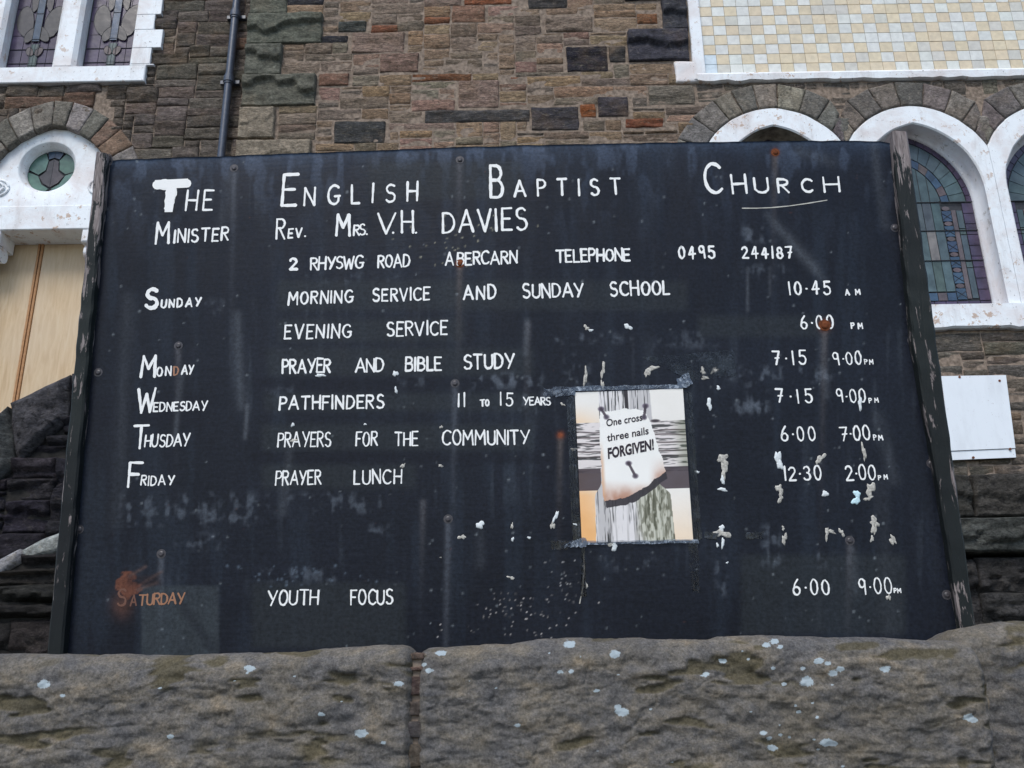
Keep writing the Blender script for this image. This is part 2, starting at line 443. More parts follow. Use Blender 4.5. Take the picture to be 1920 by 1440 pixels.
# tiny slivers are filled by mortar
stones = [s for s in stones if (s[0][2] - s[0][0]) > 0.07 and (s[0][3] - s[0][1]) > 0.03]
def vis(s):
    r, Y = s[0], s[1]; u, v = PX(((r[0] + r[2]) / 2, Y, (r[1] + r[3]) / 2))
    if not (-20 < u < 1940 and -15 < v < 1440): return 0
    if 200 - 0.1 * (v - 300) < u < 1680 + .13 * (v - 260) and v > 305: return 0
    return (r[2] - r[0]) * (r[3] - r[1])
stones.sort(key=vis, reverse=True)
for s in stones[:268]:
    r = s[0]; stone([(r[0], r[1]), (r[2], r[1]), (r[2], r[3]), (r[0], r[3])], s[1], s[3], church, s[2], s[4], 'stone')
# the remaining stones, beyond the limit or out of view, joined by tone
groups = {}
for s in stones[268:]:
    key = min(range(4), key=lambda k: abs(sum(s[2]) - (0.18, 0.34, 0.5, 0.7)[k]))
    groups.setdefault(key, []).append(s)
for key, ss in groups.items():
    V, Fc = [], []; n0 = 0
    for s in ss:
        r = s[0]; vs_, f = stone_geo([(r[0], r[1]), (r[2], r[1]), (r[2], r[3]), (r[0], r[3])], s[1], s[3], .03, .045, rnd.randint(0, 999))
        V.append(vs_); Fc += [tuple(i + n0 for i in q) for q in f]; n0 += len(vs_)
    V = np.concatenate(V); me = mesh_from('rubble_stonework', V - np.array([0, 7.3, 1.0]), Fc, M_STONE, True)
    o = link('rubble_stonework', me, church); o['kind'] = 'stuff'
    o.color = (*[float(np.mean([s[2][k] for s in ss])) for k in range(3)], 1)
u_ok = lambda c: sum(c) < .33
for (xa, za, xb, zb, c, k) in sp_rects:
    q = [(xa, za), (xb, za), (xb, zb), (xa, zb)]
    if k == 'q': stone(q, YC, .085, church, c, M_QUOIN, 'quoin_stone', .013, rough=.16, edge=.008, inset=.004, ledge=.65 if u_ok(c) else .2)
    else: stone(q, YC, .035, church, c, M_STONE, 'dark_stone' if sum(c) < .3 else 'coloured_stone', .022, rough=.45)

# walls behind the stones (mortar)
mb = MB()
def wall_with_hole(mb, x0, x1, z0, z1, holes, y0, y1):
    """vertical strips; holes(x)-> list of (za,zb) intervals to leave open"""
    n = int((x1 - x0) / 0.04); xs = [x0 + (x1 - x0) * i / n for i in range(n + 1)]
    for i in range(n):
        xm = (xs[i] + xs[i + 1]) / 2; segs = [(z0, z1)]
        for (a, b) in holes(xm):
            new = []
            for (s0, s1) in segs:
                if b <= s0 or a >= s1: new.append((s0, s1)); continue
                if a > s0: new.append((s0, a))
                if b < s1: new.append((b, s1))
            segs = new
        for (s0, s1) in segs:
            vs_ = [(xs[i], y0, s0), (xs[i + 1], y0, s0), (xs[i + 1], y0, s1), (xs[i], y0, s1), (xs[i], y1, s0), (xs[i + 1], y1, s0), (xs[i + 1], y1, s1), (xs[i], y1, s1)]
            mb.add(vs_, [(0, 1, 2, 3), (0, 4, 5, 1), (3, 2, 6, 7)])
def holes_c(x):
    out = []
    for A in lanc_arch:
        d = abs(x - A.cx)
        if d < A.a - 0.05:
            # top of opening
            R = A.R - .06; zt = A.zs + math.sqrt(max(0, R * R - (d + A.c) ** 2)); out.append((SILL_Z + 0.05, zt))
    if TPX > x > txl + .02: out.append((tz0, TPZ))
    return out
wall_with_hole(mb, QX + .012, XR, 1.0, ZT, holes_c, YC - .009, YC + .30)
mb.box(QX + .012, QX + .03, YC + .001, YL + .1, 1.0, ZT)
mb.build('wall_bedding', M_MORTAR, church)
mb = MB()
def holes_l(x):
    d = abs(x - DA.cx); out = []
    if d < DA.a: out.append((1.0, DA.zs + math.sqrt(max(0, (DA.R + .03) ** 2 - (d + DA.c) ** 2))))
    if LWL + .05 < x < LWX - .06: out.append((LWZ0 + .04, ZT - .1))
    return out
wall_with_hole(mb, XL, QX + .01, 1.0, ZT, holes_l, YL - .006, YL + .35)
mb.build('wall_bedding', M_MORTAR, church)
mb = MB(); mb.box(XL - .2, XR + .2, YL + .6, YL + .7, .9, ZT + .1); mb.build('inner_wall', M_MORTARD, church)

# ---- voussoirs
def ring_stones(A, th, n, Y, clip=None, proud=.03, pal=((.2, .175, .145),), off0=0.0, name='voussoir'):
    bounds = [0.0]
    for i in range(n): bounds.append(bounds[-1] + rnd.uniform(.85, 1.2))
    tot = bounds[-1]; bounds = [b * 2 / tot for b in bounds]
    for i in range(n):
        a, b = bounds[i], bounds[i + 1]
        i0, i1 = A.pt(a, off0), A.pt(b, off0); o0, o1 = A.pt(a, off0 + th), A.pt(b, off0 + th)
        q = [o0, o1, i1, i0]                       # any order, oriented below
        if clip:
            q = [(min(max(p[0], clip[0]), clip[1]), p[1]) for p in q]
        area = 0
        for k in range(4): area += q[k][0] * q[(k + 1) % 4][1] - q[(k + 1) % 4][0] * q[k][1]
        if abs(area) < 0.012: continue
        if area < 0: q = q[::-1]
        stone(q, Y, proud, church, jit(rnd.choice(pal), .2), M_VOUS, name, .022, rough=.16, edge=.006, inset=.004, depth=.05, ledge=.08)
VP = ((.20, .17, .145), (.17, .155, .135), (.155, .14, .13), (.22, .19, .155))
for k, A in enumerate(lanc_arch):
    lo = XM[0] + .004 - (SP if k == 0 else 0) - (.6 if k == 0 else 0) + (SP if k == 2 else 0); hi = XM[0] - .004 + SP * k + (0 if k < 2 else .6)
    ring_stones(A, V_TH, 13, YC - .012, clip=(lo, hi), pal=VP, off0=.004)
ring_stones(DA, D_RING, 15, YL - .02, pal=((.17, .155, .14), (.15, .135, .12), (.21, .19, .17), (.22, .15, .11)), off0=.012)
# spandrel filler stones between the lancets
for xm in XM:
    hz = lanc_arch[0].zs + 0.60
    for (za, zb, hw) in ((hz - .16, hz + .02, .09),):
        stone([(xm - hw * .3, za - .06), (xm + hw * .3, za - .06), (xm + hw, zb), (xm - hw, zb)], YC - .012, .026, church, jit(VP[1]), M_VOUS, 'voussoir', .02, rough=.2)

# ---- lancet windows
def loft(profiles, closed=False):
    """profiles: list of rings of points -> verts, faces"""
    n = len(profiles[0]); v = [p for pr in profiles for p in pr]; f = []
    for r in range(len(profiles) - 1):
        for i in range(n - 1):
            a = r * n + i; f.append((a, a + 1, a + n + 1, a + n))
    return v, f
TS = [i / 24 for i in range(49)]
GA, GH = 0.495, 0.72
def arch_outline(A, zb, off=0.0, da=None):
    pts = [(A.cx + (A.a + off), zb)] + [A.pt(t, off) for t in TS] + [(A.cx - (A.a + off), zb)]
    return pts
GCOL = dict(bottle=(.080, .15, .12), teal=(.068, .098, .104), green=(.066, .094, .088), purple=(.060, .044, .078), blue=(.042, .072, .118), brown=(.105, .080, .078), leaf=(.064, .058, .056), pale=(.20, .185, .175), grey=(.082, .098, .105))
def glass_piece(parent, outline, Y, col, name='pane'):
    mb = MB(); mb.prism(outline, Y, Y + .006)
    o = mb.build(name, M_GLASS, parent); o.color = (*jit(GCOL[col], .16), 1); return o
def lead(mb, pts, Y, w=.009):
    w *= .75
    for a, b in zip(pts, pts[1:]):
        mb.tube([(a[0], Y, a[1]), (b[0], Y, b[1])], w / 2, 5, True)
def clip_arch(A, off, pts):                       # keep outline points inside the arch
    out = []
    for x, z in pts:
        hw = A.half(z, off)
        if hw < 0: hw = 0.0
        out.append((min(max(x, A.cx - hw), A.cx + hw), z))
    return out
for k, cx in enumerate(lanc):
    win = bpy.data.objects.new('window', None); COL.objects.link(win); win.parent = church
    win.location = Vector((cx, YC, SILL_Z)) - church.location
    win['label'] = ['pointed window with mostly hidden white surround', 'pointed stained glass window with white surround', 'cut off pointed window at the right edge'][k]
    AO = lanc_arch[k]; gz = zs - 0.02
    AI = Arch(cx, z_a - .19 - .66, .53, .66)
    AG = Arch(cx, zg - .70, GA, .70)
    zb = z_sill_g - .02; yf = YC - .03
    lo, hi = (-9, XM[0] - .002) if k == 0 else ((XM[0] + .002, XM[1] - .002) if k == 1 else (XM[1] + .002, 99))
    def ring(A, y, wob=0.0, off=0.0):
        out = []
        for (x, z) in arch_outline(A, zb, off):
            x = min(max(x, lo), hi)
            if wob: x += (vnoise(np.array([x * 9]), np.array([z * 9]), y, 4)[0] - .5) * wob; z += (vnoise(np.array([x * 9]), np.array([z * 9]), 3.3, 8)[0] - .5) * wob
            out.append(Vector((x, y, z)))
        return out
    v, f = loft([ring(AO, YC + .1), ring(AO, yf + .012, .01), ring(AO, yf, .01, -.012), ring(AI, yf, .008, .012), ring(AI, yf + .012, .008)])
    mb = MB(); mb.add(v, f); mb.build('surround', M_WHITE2 if k == 0 else M_WHITE, win, False)
    v, f = loft([ring(AI, yf + .012, .008), ring(AI, YC + .12, .0), ring(AG, YC + GD - .03), ring(AG, YC + GD + .02)])
    mb = MB(); mb.add(v, f); mb.build('reveal', M_BARE if k == 0 else M_REVEAL, win, True)
    # glazing: backing sheet then pieces and leads
    Yg = YC + GD
    ol = arch_outline(AG, zb); mb = MB(); mb.prism(ol, Yg + .012, Yg + .02); mb.build('glass_sheet', M_LEAD, win)
    lm = MB(); G = GA - .004
    z0 = z_sill_g + .004; ztop = AG.zs + .02
    BW = .075
    # bottom border squares
    n = 10
    for i in range(n):
        xa = cx - G + 2 * G * i / n; xb = cx - G + 2 * G * (i + 1) / n
        glass_piece(win, [(xa + .004, z0), (xb - .004, z0), (xb - .004, z0 + .085), (xa + .004, z0 + .085)], Yg, 'purple')
    # purple side borders
    for sgn in (1, -1):
        zz = z0 + .09; i = 0
        while zz < ztop - .04:
            h = min(.105, ztop - zz - .002); xa, xb = sorted((cx + sgn * (G - .10), cx + sgn * G))
            glass_piece(win, [(xa + .004, zz + .004), (xb - .002, zz + .004), (xb - .002, zz + h - .003), (xa + .004, zz + h - .003)], Yg, 'purple'); zz += h
        # green upright strip and brown margin
        xa, xb = sorted((cx + sgn * (G - .155), cx + sgn * (G - .105)))
        cuts = [z0 + .11, z0 + .40, z0 + .46, z0 + .72, z0 + .78, ztop - .08]
        for a, b in zip(cuts, cuts[1:]):
            glass_piece(win, [(xa, a + .004), (xb, a + .004), (xb, b - .004), (xa, b - .004)], Yg, 'teal' if b - a > .1 else 'green')
        xa, xb = sorted((cx + sgn * (G - .20), cx + sgn * (G - .162)))
        glass_piece(win, [(xa, z0 + .11), (xb, z0 + .11), (xb, ztop - .08), (xa, ztop - .08)], Yg, 'brown')
        # blue ribbon with brown roundels
        xa, xb = sorted((cx + sgn * (G - .285), cx + sgn * (G - .205)))
        zz = z0 + .10; i = 0
        while zz < ztop - .04:
            h = min(.15, ztop - zz - .004)
            if h < .07: break
            glass_piece(win, [(xa, zz + .004), (xb, zz + .004), (xb, zz + h - .045), (xa, zz + h - .045)], Yg, 'blue')
            xm = (xa + xb) / 2
            glass_piece(win, [(xm + .036 * math.cos(t * math.pi / 4), zz + h - .02 + .022 * math.sin(t * math.pi / 4)) for t in range(8)], Yg, 'brown')
            lead(lm, [(xa, zz + .02), (xm, zz + .05), (xb, zz + .02)], Yg - .002, .006); lead(lm, [(xa, zz + .08), (xm, zz + .05), (xb, zz + .08)], Yg - .002, .006); zz += h
    # blue row at the foot
    for i in range(5):
        wd = 2 * (G - .29) / 5; xa = cx - (G - .29) + wd * i
        glass_piece(win, [(xa + .003, z0 + .095), (xa + wd - .003, z0 + .095), (xa + wd - .003, z0 + .165), (xa + .003, z0 + .165)], Yg, 'blue' if i % 2 == 0 else 'brown')
    # centre lights
    gw = G - .29; rows = [z0 + .175, z0 + .47, z0 + .76, ztop]
    for r in range(3):
        for i in range(5):
            xa = cx - gw + 2 * gw * i / 5; xb = cx - gw + 2 * gw * (i + 1) / 5
            glass_piece(win, [(xa + .003, rows[r] + .005), (xb - .003, rows[r] + .005), (xb - .003, rows[r + 1] - .005), (xa + .003, rows[r + 1] - .005)], Yg, 'pale' if (r == 1 and i == 3) else rnd.choice(['teal', 'grey', 'teal', 'green']))
    # head: fan of panes, blue hoop, green inner head
    A1 = AG
    offs = [(0, -.05, 'purple', 20), (-.055, -.20, 'teal', 14), (-.205, -.275, 'blue', 12)]
    for (o1, o2, colr, m) in offs:
        for i in range(m):
            ta, tb = 2 * i / m + .004, 2 * (i + 1) / m - .004
            q = [A1.pt(ta, o1 - .003), A1.pt(tb, o1 - .003), A1.pt(tb, o2), A1.pt(ta, o2)]
            if sum(z < ztop for x, z in q) > 2: continue
            q = [(x, max(z, ztop + .006)) for x, z in q]
            if abs(sum(q[i_][0] * q[(i_ + 1) % 4][1] - q[(i_ + 1) % 4][0] * q[i_][1] for i_ in range(4))) < .0012: continue
            cc = 'brown' if (colr == 'blue' and i % 3 == 1) else colr
            glass_piece(win, q, Yg, cc)
    q = [A1.pt(t, -.285) for t in TS if A1.pt(t, -.285)[1] > ztop]
    if len(q) > 3:
        top = [(cx + gw * .92, ztop + .006)] + q + [(cx - gw * .92, ztop + .006)]
        glass_piece(win, top, Yg, 'teal')
        for dx_ in (-.12, -.04, .04, .12):
            hh = A1.half(ztop, -.285)
            zt_ = A1.zs + math.sqrt(max(.001, (A1.R - .285) ** 2 - (abs(dx_) + A1.c) ** 2))
            lead(lm, [(cx + dx_, ztop), (cx + dx_, zt_)], Yg - .003, .006)
    for zz in (rows[1], rows[2], ztop): lead(lm, [(cx - G, zz), (cx + G, zz)], Yg - .006, .011)
    lm.build('lead_lines', M_LEAD, win)
# sill of the lancets
mb = MB(); sx0 = lanc[0] - .75; sx1 = lanc[2] + .75
n = 60; top, bot = [], []
for i in range(n + 1):
    x = sx0 + (sx1 - sx0) * i / n; bot.append((x, SILL_Z + (vnoise(np.array([x * 11.]), np.array([1.]), 0, 1)[0] - .5) * .02)); top.append((x, z_sill_g + .004))
v, f = loft([[Vector((x, YC + GD + .02, z)) for x, z in top], [Vector((x, YC - .02, z - .012)) for x, z in top], [Vector((x, YC - .075, z - .035)) for x, z in top],
             [Vector((x, YC - .08, z + .015)) for x, z in bot], [Vector((x, YC - .06, z)) for x, z in bot], [Vector((x, YC + .05, z)) for x, z in bot]])
mb.add(v, f); mb.build('window_sill', M_WHITE2, church, False)

# ---- tiled panel
panel = bpy.data.objects.new('tiled_panel', None); COL.objects.link(panel); panel.parent = church
panel.location = Vector((txi, YC, tz0)) - church.location
TW, THT = 0.1172, 0.1085
cols_, rows_ = 29, 10
CR = (.70, .595, .42); CW = (.71, .72, .67); CB = (.62, .60, .53)
tile_me = MB(); tile_me.prism([(.002, .002), (TW - .002, .002), (TW - .002, THT - .002), (.002, THT - .002)], -.006, .006, .0015)
tme = mesh_from('tile', tile_me.v, tile_me.f, M_TILE)
for j in range(rows_):
    for i in range(cols_):
        o = link('tile', tme, panel, (i * TW + rnd.uniform(-.0007, .0007), rnd.uniform(-.001, .001), .008 + j * THT))
        cr = (i + j) % 2 == (0 if rnd.random() > .08 else 1)
        c = jit(CR, .05, .01) if cr else (jit(CW, .05, .01) if rnd.random() < .75 else jit(CB, .05, .01))
        if i == 0 and j < 2: c = (.64, .73, .78)
        o.color = (*c, 1)
mb = MB(); mb.box(txi - .02, txi + cols_ * TW + .05, YC + .002, YC + .05, tz0 - .01, tz0 + rows_ * THT + .05)
mb.build('tile_bedding', simple('tile grout', (.42, .40, .36), .9, .1), panel)
mb = MB(); q = [(txl, tzs + .03), (txi - .004, tzs + .03), (txi - .004, TPZ), (txl + .012, TPZ)]
mb.prism(q, YC - .05, YC + .06, .006); mb.prism([(TPX - .02, tzs + .03), (TPX + .07, tzs + .03), (TPX + .07, TPZ), (TPX - .02, TPZ)], YC - .05, YC + .06, .006); mb.prism([(txl + .012, TPZ - .03), (TPX + .07, TPZ - .03), (TPX + .07, TPZ + .05), (txl + .012, TPZ + .05)], YC - .053, YC + .06, .006); mb.build('frame', M_WHITE, panel)
mb = MB(); n = 50
pt = []
for i in range(n + 1):
    x = txl + .03 + (cols_ * TW + .05) * i / n
    pt.append((x, tzs + (vnoise(np.array([x * 14.]), np.array([7.]), 0, 2)[0] - .5) * .022))
tp = [(x, tz0 - .002) for x, z in pt]
v, f = loft([[Vector((x, YC - .002, z)) for x, z in tp], [Vector((x, YC - .05, z - .008)) for x, z in tp], [Vector((x, YC - .062, z - .03)) for x, z in tp],
             [Vector((x, YC - .058, z + .01)) for x, z in pt], [Vector((x, YC - .03, z)) for x, z in pt], [Vector((x, YC + .02, z)) for x, z in pt]])
mb.add(v, f); mb.build('sill', M_WHITE2, panel, False)
xa, za = W(1266, 160, YC); xb = W(1308, 160, YC)[0]; zb_ = W(1280, 119, YC)[1]
stone([(xa, za), (xb, za), (xb, zb_), (xa, zb_)], YC, .06, panel, (1, 1, 1), M_WHITE2, 'corner_block', .02, rough=.10, ledge=0.0)

# ---- drainpipe
px_ = W(429, 150, YL - .10)[0]
pipe = MB()
pipe.tube([(px_, YL - .10, 1.0), (px_, YL - .10, ZT)], .036, 20, False)
pm = simple('blue grey cast iron paint', (.055, .07, .10), .35, .5, 40, .25, .001)
dp = pipe.build('drainpipe', pm, church, True)
for v_ in (28, 150, 600):
    z = W(429, v_, YL - .1)[1]; mb = MB()
    for (za, zb, r) in ((-.03, .03, .050), (.028, .05, .043), (-.05, -.028, .043)):
        mb.tube([(px_, YL - .10, z + za), (px_, YL - .10, z + zb)], r, 20)
    mb.box(px_ - .09, px_ + .09, YL - .07, YL - .03, z - .018, z + .018)
    o = mb.build('pipe_collar', pm, church)

# ---- upper left window with white toothed surround
lw = bpy.data.objects.new('window', None); COL.objects.link(lw); lw.parent = church; lw.location = Vector((W(150, 150, YL)[0], YL, LWZ0)) - church.location
lw['label'] = 'upper stained glass window with two purple lights and toothed white surround'
YG2 = YL + .10
gz0 = W(150, 144, YG2)[1]
gA0, gA1 = W(7, 149, YG2)[0], W(103, 147, YG2)[0]
gB0, gB1 = W(153, 143, YG2)[0], W(254, 139, YG2)[0]
mb = MB(); zsl = gz0 - .006
# sill
q = [(LWL - .03, LWZ0 - .012), (LWX - .02, LWZ0 - .012), (LWX - .02, zsl), (LWL - .03, zsl)]
mb.prism(q, YL - .07, YL + .2, .008)
mb.build('sill', M_WHITE, lw)
for (a, b, nm) in ((gA1 + .012, gB0 - .014, 'mullion'), (gA0 - .20, gA0 - .008, 'mullion')):
    mb = MB(); mb.prism([(a, zsl + .002), (b, zsl + .002), (b, ZT), (a, ZT)], YL - .035, YL + .16, .035); mb.build(nm, M_WHITE, lw)
steps = [(156, 127, 291), (127, 97, 287), (97, 63, 308), (63, 35, 294), (35, 3, 308), (3, -30, 293), (-30, -62, 308), (-62, -100, 293), (-100, -140, 308), (-140, -190, 293), (-190, -250, 308)]
for (va, vb, u) in steps:
    vm = (va + vb) / 2; z0_, z1_ = W(290, va, YL)[1], W(290, vb, YL)[1]; xe = W(u, vm, YL)[0]
    z0_ = max(z0_, zsl + .001)
    mb = MB(); mb.prism([(gB1 + .01, z0_ + .001), (xe, z0_ + .001), (xe, z1_ - .001), (gB1 + .01, z1_ - .001)], YL - .062, YL + .16, .004)
    mb.build('jamb_block', M_WHITE, lw)
for (a, b) in ((gA0, gA1), (gB0, gB1)):
    mb = MB(); mb.box(a - .02, b + .02, YG2 + .014, YG2 + .02, gz0, ZT); mb.build('glass_sheet', M_LEAD, lw)
    cxx = (a + b) / 2; wd = b - a; lm = MB()
    nr = 13; rh = .165; nc = 4
    for r in range(nr):
        for c in range(nc):
            xa = a + wd * c / nc; xb = a + wd * (c + 1) / nc; za = gz0 + .004 + r * rh; zb = za + rh - .006
            glass_piece(lw, [(xa + .003, za), (xb - .003, za), (xb - .003, zb), (xa + .003, zb)], YG2 + .004, 'purple')
    # green stem
    for r in range(3):
        for s in (-1, 1):
            x1, x2 = sorted((cxx + s * .002, cxx + s * .038)); glass_piece(lw, [(x1, gz0 + .01 + r * .13), (x2, gz0 + .01 + r * .13), (x2, gz0 + .13 + r * .13), (x1, gz0 + .13 + r * .13)], YG2 - .003, 'green')
    def blob(cx_, cz_, rx, rz, rot, col, Yy, n=14):
        pts = []
        for i in range(n):
            t = 2 * math.pi * i / n; x = math.cos(t) * rx; z = math.sin(t) * rz * (1 + .2 * math.cos(t))
            pts.append((cx_ + x * math.cos(rot) - z * math.sin(rot), cz_ + x * math.sin(rot) + z * math.cos(rot)))
        glass_piece(lw, pts, Yy, col, 'leaf_pane'); lead(lm, pts + [pts[0]], Yy - .001, .0045)
    for s in (-1, 1):
        blob(cxx + s * .14, gz0 + .66, .085, .19, -s * .15, 'leaf', YG2 - .006)
        blob(cxx + s * .06, gz0 + .50, .05, .10, s * .5, 'leaf', YG2 - .010)
        blob(cxx + s * .045, gz0 + .30, .035, .055, -s * .4, 'brown', YG2 - .006)
        blob(cxx + s * .06, gz0 + 1.0, .045, .22, s * .1, 'leaf', YG2 - .006)
    glass_piece(lw, [(cxx - .035, gz0 + .42), (cxx + .035, gz0 + .42), (cxx + .04, gz0 + 1.3), (cxx - .04, gz0 + 1.3)], YG2 - .013, 'blue')
    for zz in (.44, .75, 1.05): lead(lm, [(cxx - .04, gz0 + zz), (cxx + .04, gz0 + zz)], YG2 - .015, .007)
    for zz in (gz0 + .165, gz0 + .33): lead(lm, [(a, zz), (b, zz)], YG2 - .001, .009)
    lead(lm, [(cxx - .036, gz0), (cxx - .036, gz0 + 1.3)], YG2 - .014, .007); lead(lm, [(cxx + .036, gz0), (cxx + .036, gz0 + 1.3)], YG2 - .014, .007)
    lm.build('lead_lines', M_LEAD, lw)

# ---- doorway: tympanum with round window, lintel, corbels, boarded door
dw = bpy.data.objects.new('doorway', None); COL.objects.link(dw); dw.parent = church; dw.location = Vector((DA.cx, YL, 1.0)) - church.location
YT = YL + .03
zl1 = W(90, 387, YT)[1]; zl0 = W(90, 431, YT)[1]
rcx, rcz = W(94, 319, YT + .06); RO, RI = .262, .232
# tympanum front with circular hole: fan between outer arch outline and circle
m_ = 64; outer, inner = [], []
for i in range(m_ + 1):
    t = 2 * math.pi * i / m_; dx_, dz_ = math.cos(t), math.sin(t)
    lo_, hi_ = RO, 3.0
    for _ in range(40):
        mid = (lo_ + hi_) / 2; x = rcx + dx_ * mid; z = rcz + dz_ * mid
        ins = z > zl1 and abs(x - DA.cx) < max(0, DA.half(z, .02))
        lo_, hi_ = (mid, hi_) if ins else (lo_, mid)
    outer.append((rcx + dx_ * lo_, rcz + dz_ * lo_)); inner.append((rcx + dx_, rcz + dz_))
def circ(r, y): return [Vector((rcx + (p[0] - rcx) * r, y, rcz + (p[1] - rcz) * r)) for p in inner]
v, f = loft([[Vector((p[0], YT, p[1])) for p in outer], circ(RO + .01, YT), circ(RO, YT + .006), circ(RI + .02, YT + .035), circ(RI, YT + .05), circ(RI - .004, YT + .11)])
mb = MB(); mb.add(v, f); mb.build('tympanum', M_WHITE, dw, True)
mb = MB(); mb.add(circ(RI, YT + .112)[:-1], [tuple(range(m_))]); mb.build('glass_sheet', M_LEAD, dw)
lm = MB(); Yr = YT + .10
def poly(pts, col, dy=0): glass_piece(dw, [(rcx + x * RI, rcz + z * RI) for x, z in pts], Yr + dy, col); lead(lm, [(rcx + x * RI, rcz + z * RI) for x, z in pts] + [(rcx + pts[0][0] * RI, rcz + pts[0][1] * RI)], Yr + dy - .001, .004)
ca = lambda t: (math.cos(math.radians(t)) * .985, math.sin(math.radians(t)) * .985)
poly([ca(t) for t in range(178, 262, 6)] + [(-.05, -.75), (-.35, -.55), (-.55, -.15)], 'bottle')
poly([ca(t) for t in range(278, 363, 6)] + [(.55, -.15), (.35, -.55), (.05, -.75)], 'bottle')
poly([ca(t) for t in range(112, 178, 6)] + [(-.55, -.1), (-.28, .1), (-.22, .55)], 'bottle')
poly([ca(t) for t in range(2, 68, 6)] + [(.22, .55), (.28, .1), (.55, -.1)], 'bottle')
poly([ca(t) for t in range(68, 90, 5)] + [(.0, .98), (.0, .68), (.22, .6)], 'blue')
poly([(0, .98)] + [ca(t) for t in range(92, 112, 5)] + [(-.22, .6), (0, .68)], 'blue')
for s in (-1, 1):
    poly([(0, -.7), (s * .3, -.5), (s * .5, -.2), (s * .25, .05), (s * .2, .5), (0, .62)][::s], 'leaf', -.002)
lm.build('lead_lines', M_LEAD, dw)
mb = MB()
# lintel, scroll bosses, corbels, door surround
mb.prism([(DA.cx - .62, zl0), (DA.cx + .62, zl0), (DA.cx + .62, zl1 + .004), (DA.cx - .62, zl1 + .004)], YT - .012, YT + .02, .008)
mb.prism([(DA.cx - .52, zl0 + .0), (DA.cx + .40, zl0), (DA.cx + .40, zl0 + .03), (DA.cx - .52, zl0 + .03)], YT + .021, YT + .30, 0)
mb.build('lintel', M_WHITE2, dw)
for s in (-1, 1):
    mb = MB(); cx_ = DA.cx + s * .47; cz_ = W(185, 350, YT)[1]
    for (r, y) in ((.10, 0), (.058, -.012)):
        mb.tube([(cx_ + r * math.cos(a * math.pi / 12), YT - .004 + y, cz_ + r * .82 * math.sin(a * math.pi / 12)) for a in range(25)], .012, 6)
    mb.build('scroll_moulding', M_WHITE, dw, True)
    mb = MB(); cx_ = DA.cx + s * .47; w_ = .10
    mb.prism([(cx_ - w_, zl0 - .13), (cx_ + w_, zl0 - .13), (cx_ + w_, zl0 - .002), (cx_ - w_, zl0 - .002)], YT - .01, YT + .24, .012)
    mb.tube([(cx_ - w_ + .02, YT + .10, zl0 - .20), (cx_ + w_, YT + .10, zl0 - .20)], .075, 16)
    xa_, xb_ = sorted((cx_ + s * .075, cx_ + s * .15)); mb.prism([(xa_, 1.0), (xb_, 1.0), (xb_, zl0 - .26), (xa_, zl0 - .26)], YT + .02, YT + .3, .01)
    mb.build('corbel', M_WHITE, dw)
def ply_mat():
    m, t, b = newmat('weathered plywood'); P = pos(t)
    a = noise(t, mapping(t, P, (6, 1, .7)), 5, 7, .6, .6); n2 = noise(t, P, 2.0, 4, .5)
    c = ramp(t, a, [(.3, (.50, .35, .20)), (.55, (.60, .45, .28)), (.75, (.63, .50, .33))])
    c = mix(t, ramp(t, n2, [(.4, 0.), (.7, .35)]), c, (.60, .50, .38))
    t.links.new(c, b.inputs['Base Color']); b.inputs['Roughness'].default_value = .6; return m
M_PLY = ply_mat(); M_STRIP = simple('orange timber strip', (.42, .22, .10), .6, .3, 30, .2)
YD = YT + .28
xj = W(68, 520, YD)[0]; ztopd = zl0 + .02
for (a, b) in ((DA.cx - .60, xj - .028), (xj + .028, DA.cx + .62)):
    mb = MB(); mb.prism([(a, 1.0), (b, 1.0), (b, ztopd), (a, ztopd)], YD, YD + .03, .003); mb.build('door_board', M_PLY, dw)
for (a, b) in ((xj - .026, xj - .004), (xj + .004, xj + .026)):
    mb = MB(); mb.prism([(a, 1.0), (b, 1.0), (b, ztopd - .002), (a, ztopd - .002)], YD - .012, YD + .02, .003); mb.build('meeting_strip', M_STRIP, dw)
mb = MB(); mb.box(DA.cx - .7, DA.cx + .6, YD + .05, YD + .1, 1.0, ztopd + .05); mb.build('door_backing', M_MORTARD, dw)
mb = MB(); mb.prism([(DA.cx - .7, zl0 - .0), (DA.cx + .6, zl0), (DA.cx + .6, zl0 + .06), (DA.cx - .7, zl0 + .06)], YT + .31, YT + .4, 0); mb.build('door_head', simple('brown door head', (.12, .07, .04)), dw)

# ================================================================== blank white plate on the church wall
YP = YC - .05
c_ = [W(u, v, YP) for u, v in ((1784, 863), (1905, 858), (1885, 704), (1764, 706))]
plate = thing('sign_plate', (c_[0][0], YP, c_[0][1]), 'blank white metal plate fixed to the stone wall right of the notice board', 'sign')
def metal_white():
    m, t, b = newmat('white enamel sheet'); P = pos(t); n1 = noise(t, P, 40, 6, .7); n2 = noise(t, mapping(t, P, (2, 2, .6)), 4, 6, .6)
    c = mix(t, ramp(t, n1, [(.65, 0.), (.70, .8)]), (.80, .84, .87), (.30, .22, .2))
    c = mix(t, ramp(t, n2, [(.48, 0.), (.75, .5)]), c, (.58, .60, .62))
    t.links.new(c, b.inputs['Base Color']); b.inputs['Roughness'].default_value = .35; return m
M_ENAM = metal_white(); M_RUST = simple('rust', (.16, .05, .02), .9, .2, 60, .4, .001)
jo = lambda a, b, k: (a[0] + (b[0] - a[0]) * k, a[1] + (b[1] - a[1]) * k)
k1, k2 = .105, .108
mb = MB(); mb.prism([jo(c_[0], c_[3], k1), jo(c_[1], c_[2], k2), c_[2], c_[3]], YP - .012, YP - .004, .0015); mb.build('upper_sheet', M_ENAM, plate)
